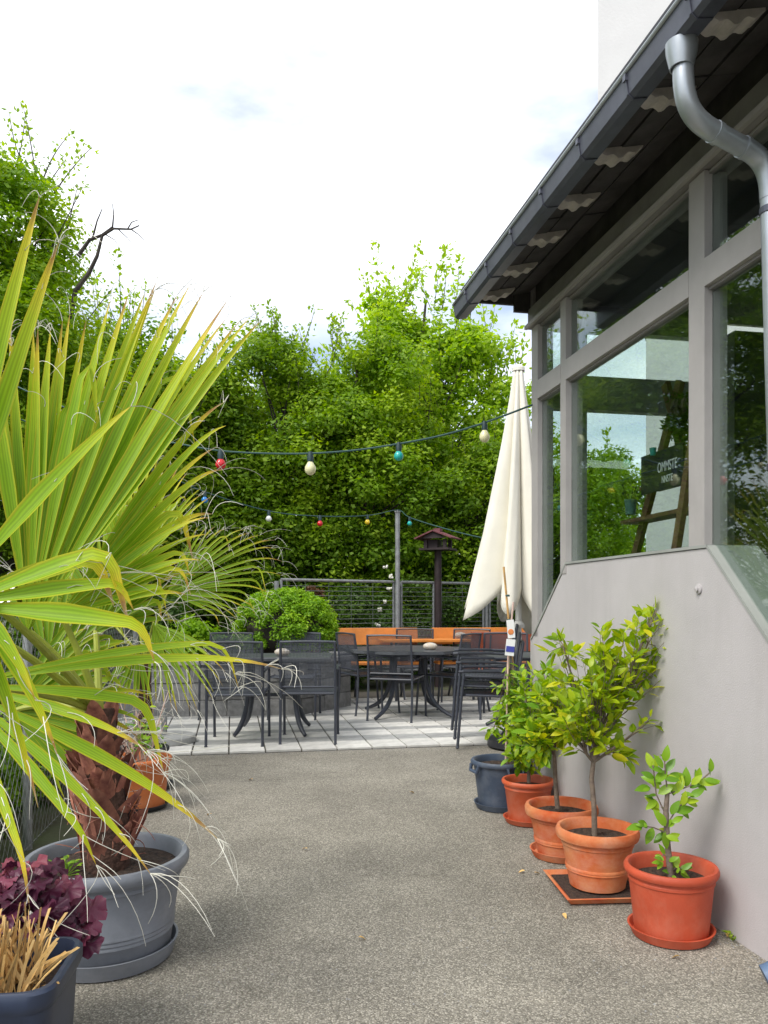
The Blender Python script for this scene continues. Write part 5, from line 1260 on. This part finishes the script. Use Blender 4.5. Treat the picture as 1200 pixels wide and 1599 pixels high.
for k in range(210):
    a_ = rd.uniform(0, 6.28); r_ = rd.random() ** .6 * .19; z = .37 + .17 * (1 - (r_ / .2) ** 2) * rd.uniform(.5, 1.1) - .07 * (r_ > .15) * rd.random()
    c = Vector((.02 + r_ * math.cos(a_), r_ * math.sin(a_), z)); place_leaf(rd.choice(hl), hp, c, Vector((math.cos(a_) + rd.uniform(-.5, .5), math.sin(a_) + rd.uniform(-.5, .5), rd.uniform(-.5, .5))), Vector((math.cos(a_) * .4 + rd.uniform(-.3, .3), -.5 + math.sin(a_) * .3, 1)), rd.uniform(.7, 1.15))
    if k % 3 == 0: stb.tube([Vector((c.x * .3, c.y * .3, .30)), c], .002, 4, False)
stb.build('leaf_stalks', M['heuchera'], hp)

# ================================================================== CHAIN-LINK FENCE ON THE LEFT
cf = thing('chain_link_fence', 'grey diamond mesh wire fence behind the palms', 'fence', (0, 0, 0))
ca_ = Vector((-1.52, 2.35, 0)); cb_ = Vector((-2.33, 7.6, 0)); cdv = (cb_ - ca_).normalized(); CL = (cb_ - ca_).length; CHh = 1.25
net = MB(); cell = .075; k = -int(CHh / cell) - 1
while k * cell < CL:
    for sgn in (0, 1):
        s0 = k * cell; z0, z1 = .03, CHh
        a0, a1 = (s0, s0 + (z1 - z0) * .75)
        if sgn: pa = (a1, z0); pb = (a0, z1)
        else: pa = (a0, z0); pb = (a1, z1)
        # clip to the panel
        (sa, za), (sb_, zb) = pa, pb; ok = True
        for lim, lo_ in ((0, True), (CL, False)):
            for e in (0, 1):
                s_e, z_e = ((sa, za), (sb_, zb))[e]
                if (lo_ and s_e < lim) or (not lo_ and s_e > lim):
                    if abs(sb_ - sa) < 1e-6: ok = False; break
                    f_ = (lim - sa) / (sb_ - sa)
                    if f_ < 0 or f_ > 1: ok = False; break
                    nz_ = (lim, za + (zb - za) * f_)
                    if e == 0: sa, za = nz_
                    else: sb_, zb = nz_
        if ok: net.tube([ca_ + cdv * sa + Vector((.004 * sgn, 0, za)), ca_ + cdv * sb_ + Vector((.004 * sgn, 0, zb))], .0016, 3, False)
    k += 1
tag(net.build('wire_mesh', M['wire'], cf), kind='stuff')
for z in (.04, .65, CHh): MB().tube([ca_ + Vector((0, 0, z)), cb_ + Vector((0, 0, z))], .0025, 5).build('tension_wire', M['wire'], cf)
for s_ in (.0, 1.75, 3.5, CL): MB().tube([ca_ + cdv * s_ + Vector((-.03, 0, 0)), ca_ + cdv * s_ + Vector((-.03, 0, 1.3))], .024, 10).build('post', M['galv'], cf, smooth=True)
GS = 'greenery behind the wire fence'
for i, (x, y_, rz_, lab) in enumerate(((-2.0, 3.0, .30, 'low ivy mound behind the wire fence beside the purple plant'), (-2.2, 4.0, .38, 'leafy ivy mound behind the wire fence beside the large palm'), (-2.4, 5.1, .5, 'dark ivy shrub behind the wire fence beside the orange pot'), (-2.65, 6.4, .62, 'taller dark ivy shrub at the far end of the wire fence'))):
    shrub('ivy_mound', lab, (x, y_, 0), [(0, 0, rz_ * .8, .34, .6, rz_)], 60, 120, .055, M['leaf_dark'] if i != 1 else M['leaf_box'], 'ivy', GS, 90 + i, (.1, .2))

# ================================================================== SMALL THINGS
rd = random.Random(5)
dl = [leaf_mesh('dry_leaf', .03 * s_, .016 * s_, M['straw'], .35, .5) for s_ in (1, 1.3)]
for (px, py) in ((1035, 1472), (1150, 1468), (1135, 1462), (820, 1365), (835, 1368), (330, 1275), (640, 1240), (480, 1330), (880, 1432), (1062, 1500), (395, 1220), (560, 1470)):
    o = link('dry_leaf', rd.choice(dl), None, gp(px, py) + Vector((0, 0, .012))); o.rotation_euler = (rd.uniform(-.2, .2), rd.uniform(-.2, .2), rd.uniform(0, 6)); tag(o, 'small curled dry leaf lying on the grey path', 'dry leaf', 'dry leaves on the path')
def weed(name, label, cat, base, n, r, h, L, m, seed):
    rd = random.Random(seed); t_ = thing(name, label, cat, base); mb = MB(); me = leaf_mesh('leaf', L, L * .45, m, .25)
    for k in range(n):
        a_ = rd.uniform(0, 6.28); e = Vector((math.cos(a_) * r * rd.random(), math.sin(a_) * r * rd.random(), h * rd.uniform(.2, 1))); mb.tube([(0, 0, 0), e], .0012, 4)
        place_leaf(me, t_, e, Vector((math.cos(a_), math.sin(a_), .4)), Vector((0, -.3, 1)), rd.uniform(.6, 1.2))
    mb.build('stems', m, t_); return t_
weed('weed', 'tiny dark weed growing at the foot of the pavilion wall', 'weed', gp(1143, 1470), 16, .035, .03, .022, M['citrus_b'], 3)
w2 = weed('seedling', 'small green weed growing in the soil of the large palm pot', 'weed', bp_ + Vector((-.11, -.09, .31)), 26, .06, .05, .03, M['citrus_b'], 4)
# trailing plant on the ladder top
lt = P0 + DX * (XL + .12) + DY * LP(1062, 640, XL + .12).y + Vector((0, 0, LP(1062, 640, XL + .12).z))
sh = shrub('trailing_plant', 'dark trailing plant hanging over the top of the ladder', lt, [(0, 0, .0, .07, .10, .12), (0, 0, -.16, .05, .09, .14)], 26, 26, .035, M['leaf_dark'], 'plant', None, 66, (.03, .06))

# loose grit gathered along the wall foot and the terrace edge
gr = MB(); rd = random.Random(88)
def grain(p_, r_):
    a_ = rd.uniform(0, 6.28); c_, s_ = math.cos(a_) * r_, math.sin(a_) * r_
    gr.add([(p_.x + c_, p_.y + s_, .004), (p_.x - s_, p_.y + c_, .004), (p_.x - c_ * .8, p_.y - s_ * .8, .004), (p_.x + s_, p_.y - c_ * 1.2, .004), (p_.x, p_.y, .004 + r_ * .9)], [(0, 1, 4), (1, 2, 4), (2, 3, 4), (3, 0, 4)])
for k in range(700): grain(P0 + DY * rd.uniform(-1.2, 1.9) - DX * (abs(rd.gauss(0, .05)) + .004), rd.uniform(.0015, .0045))
for k in range(500): grain(TP(rd.uniform(-2, 1.6), -abs(rd.gauss(0, .05)) - .003), rd.uniform(.002, .006))
for k in range(500): grain(gp(rd.uniform(100, 1150), rd.uniform(1190, 1590)), rd.uniform(.0015, .005))
tag(gr.build('loose_grit', M['block']), 'loose grey grit scattered along the wall foot and path', 'grit', kind='stuff')
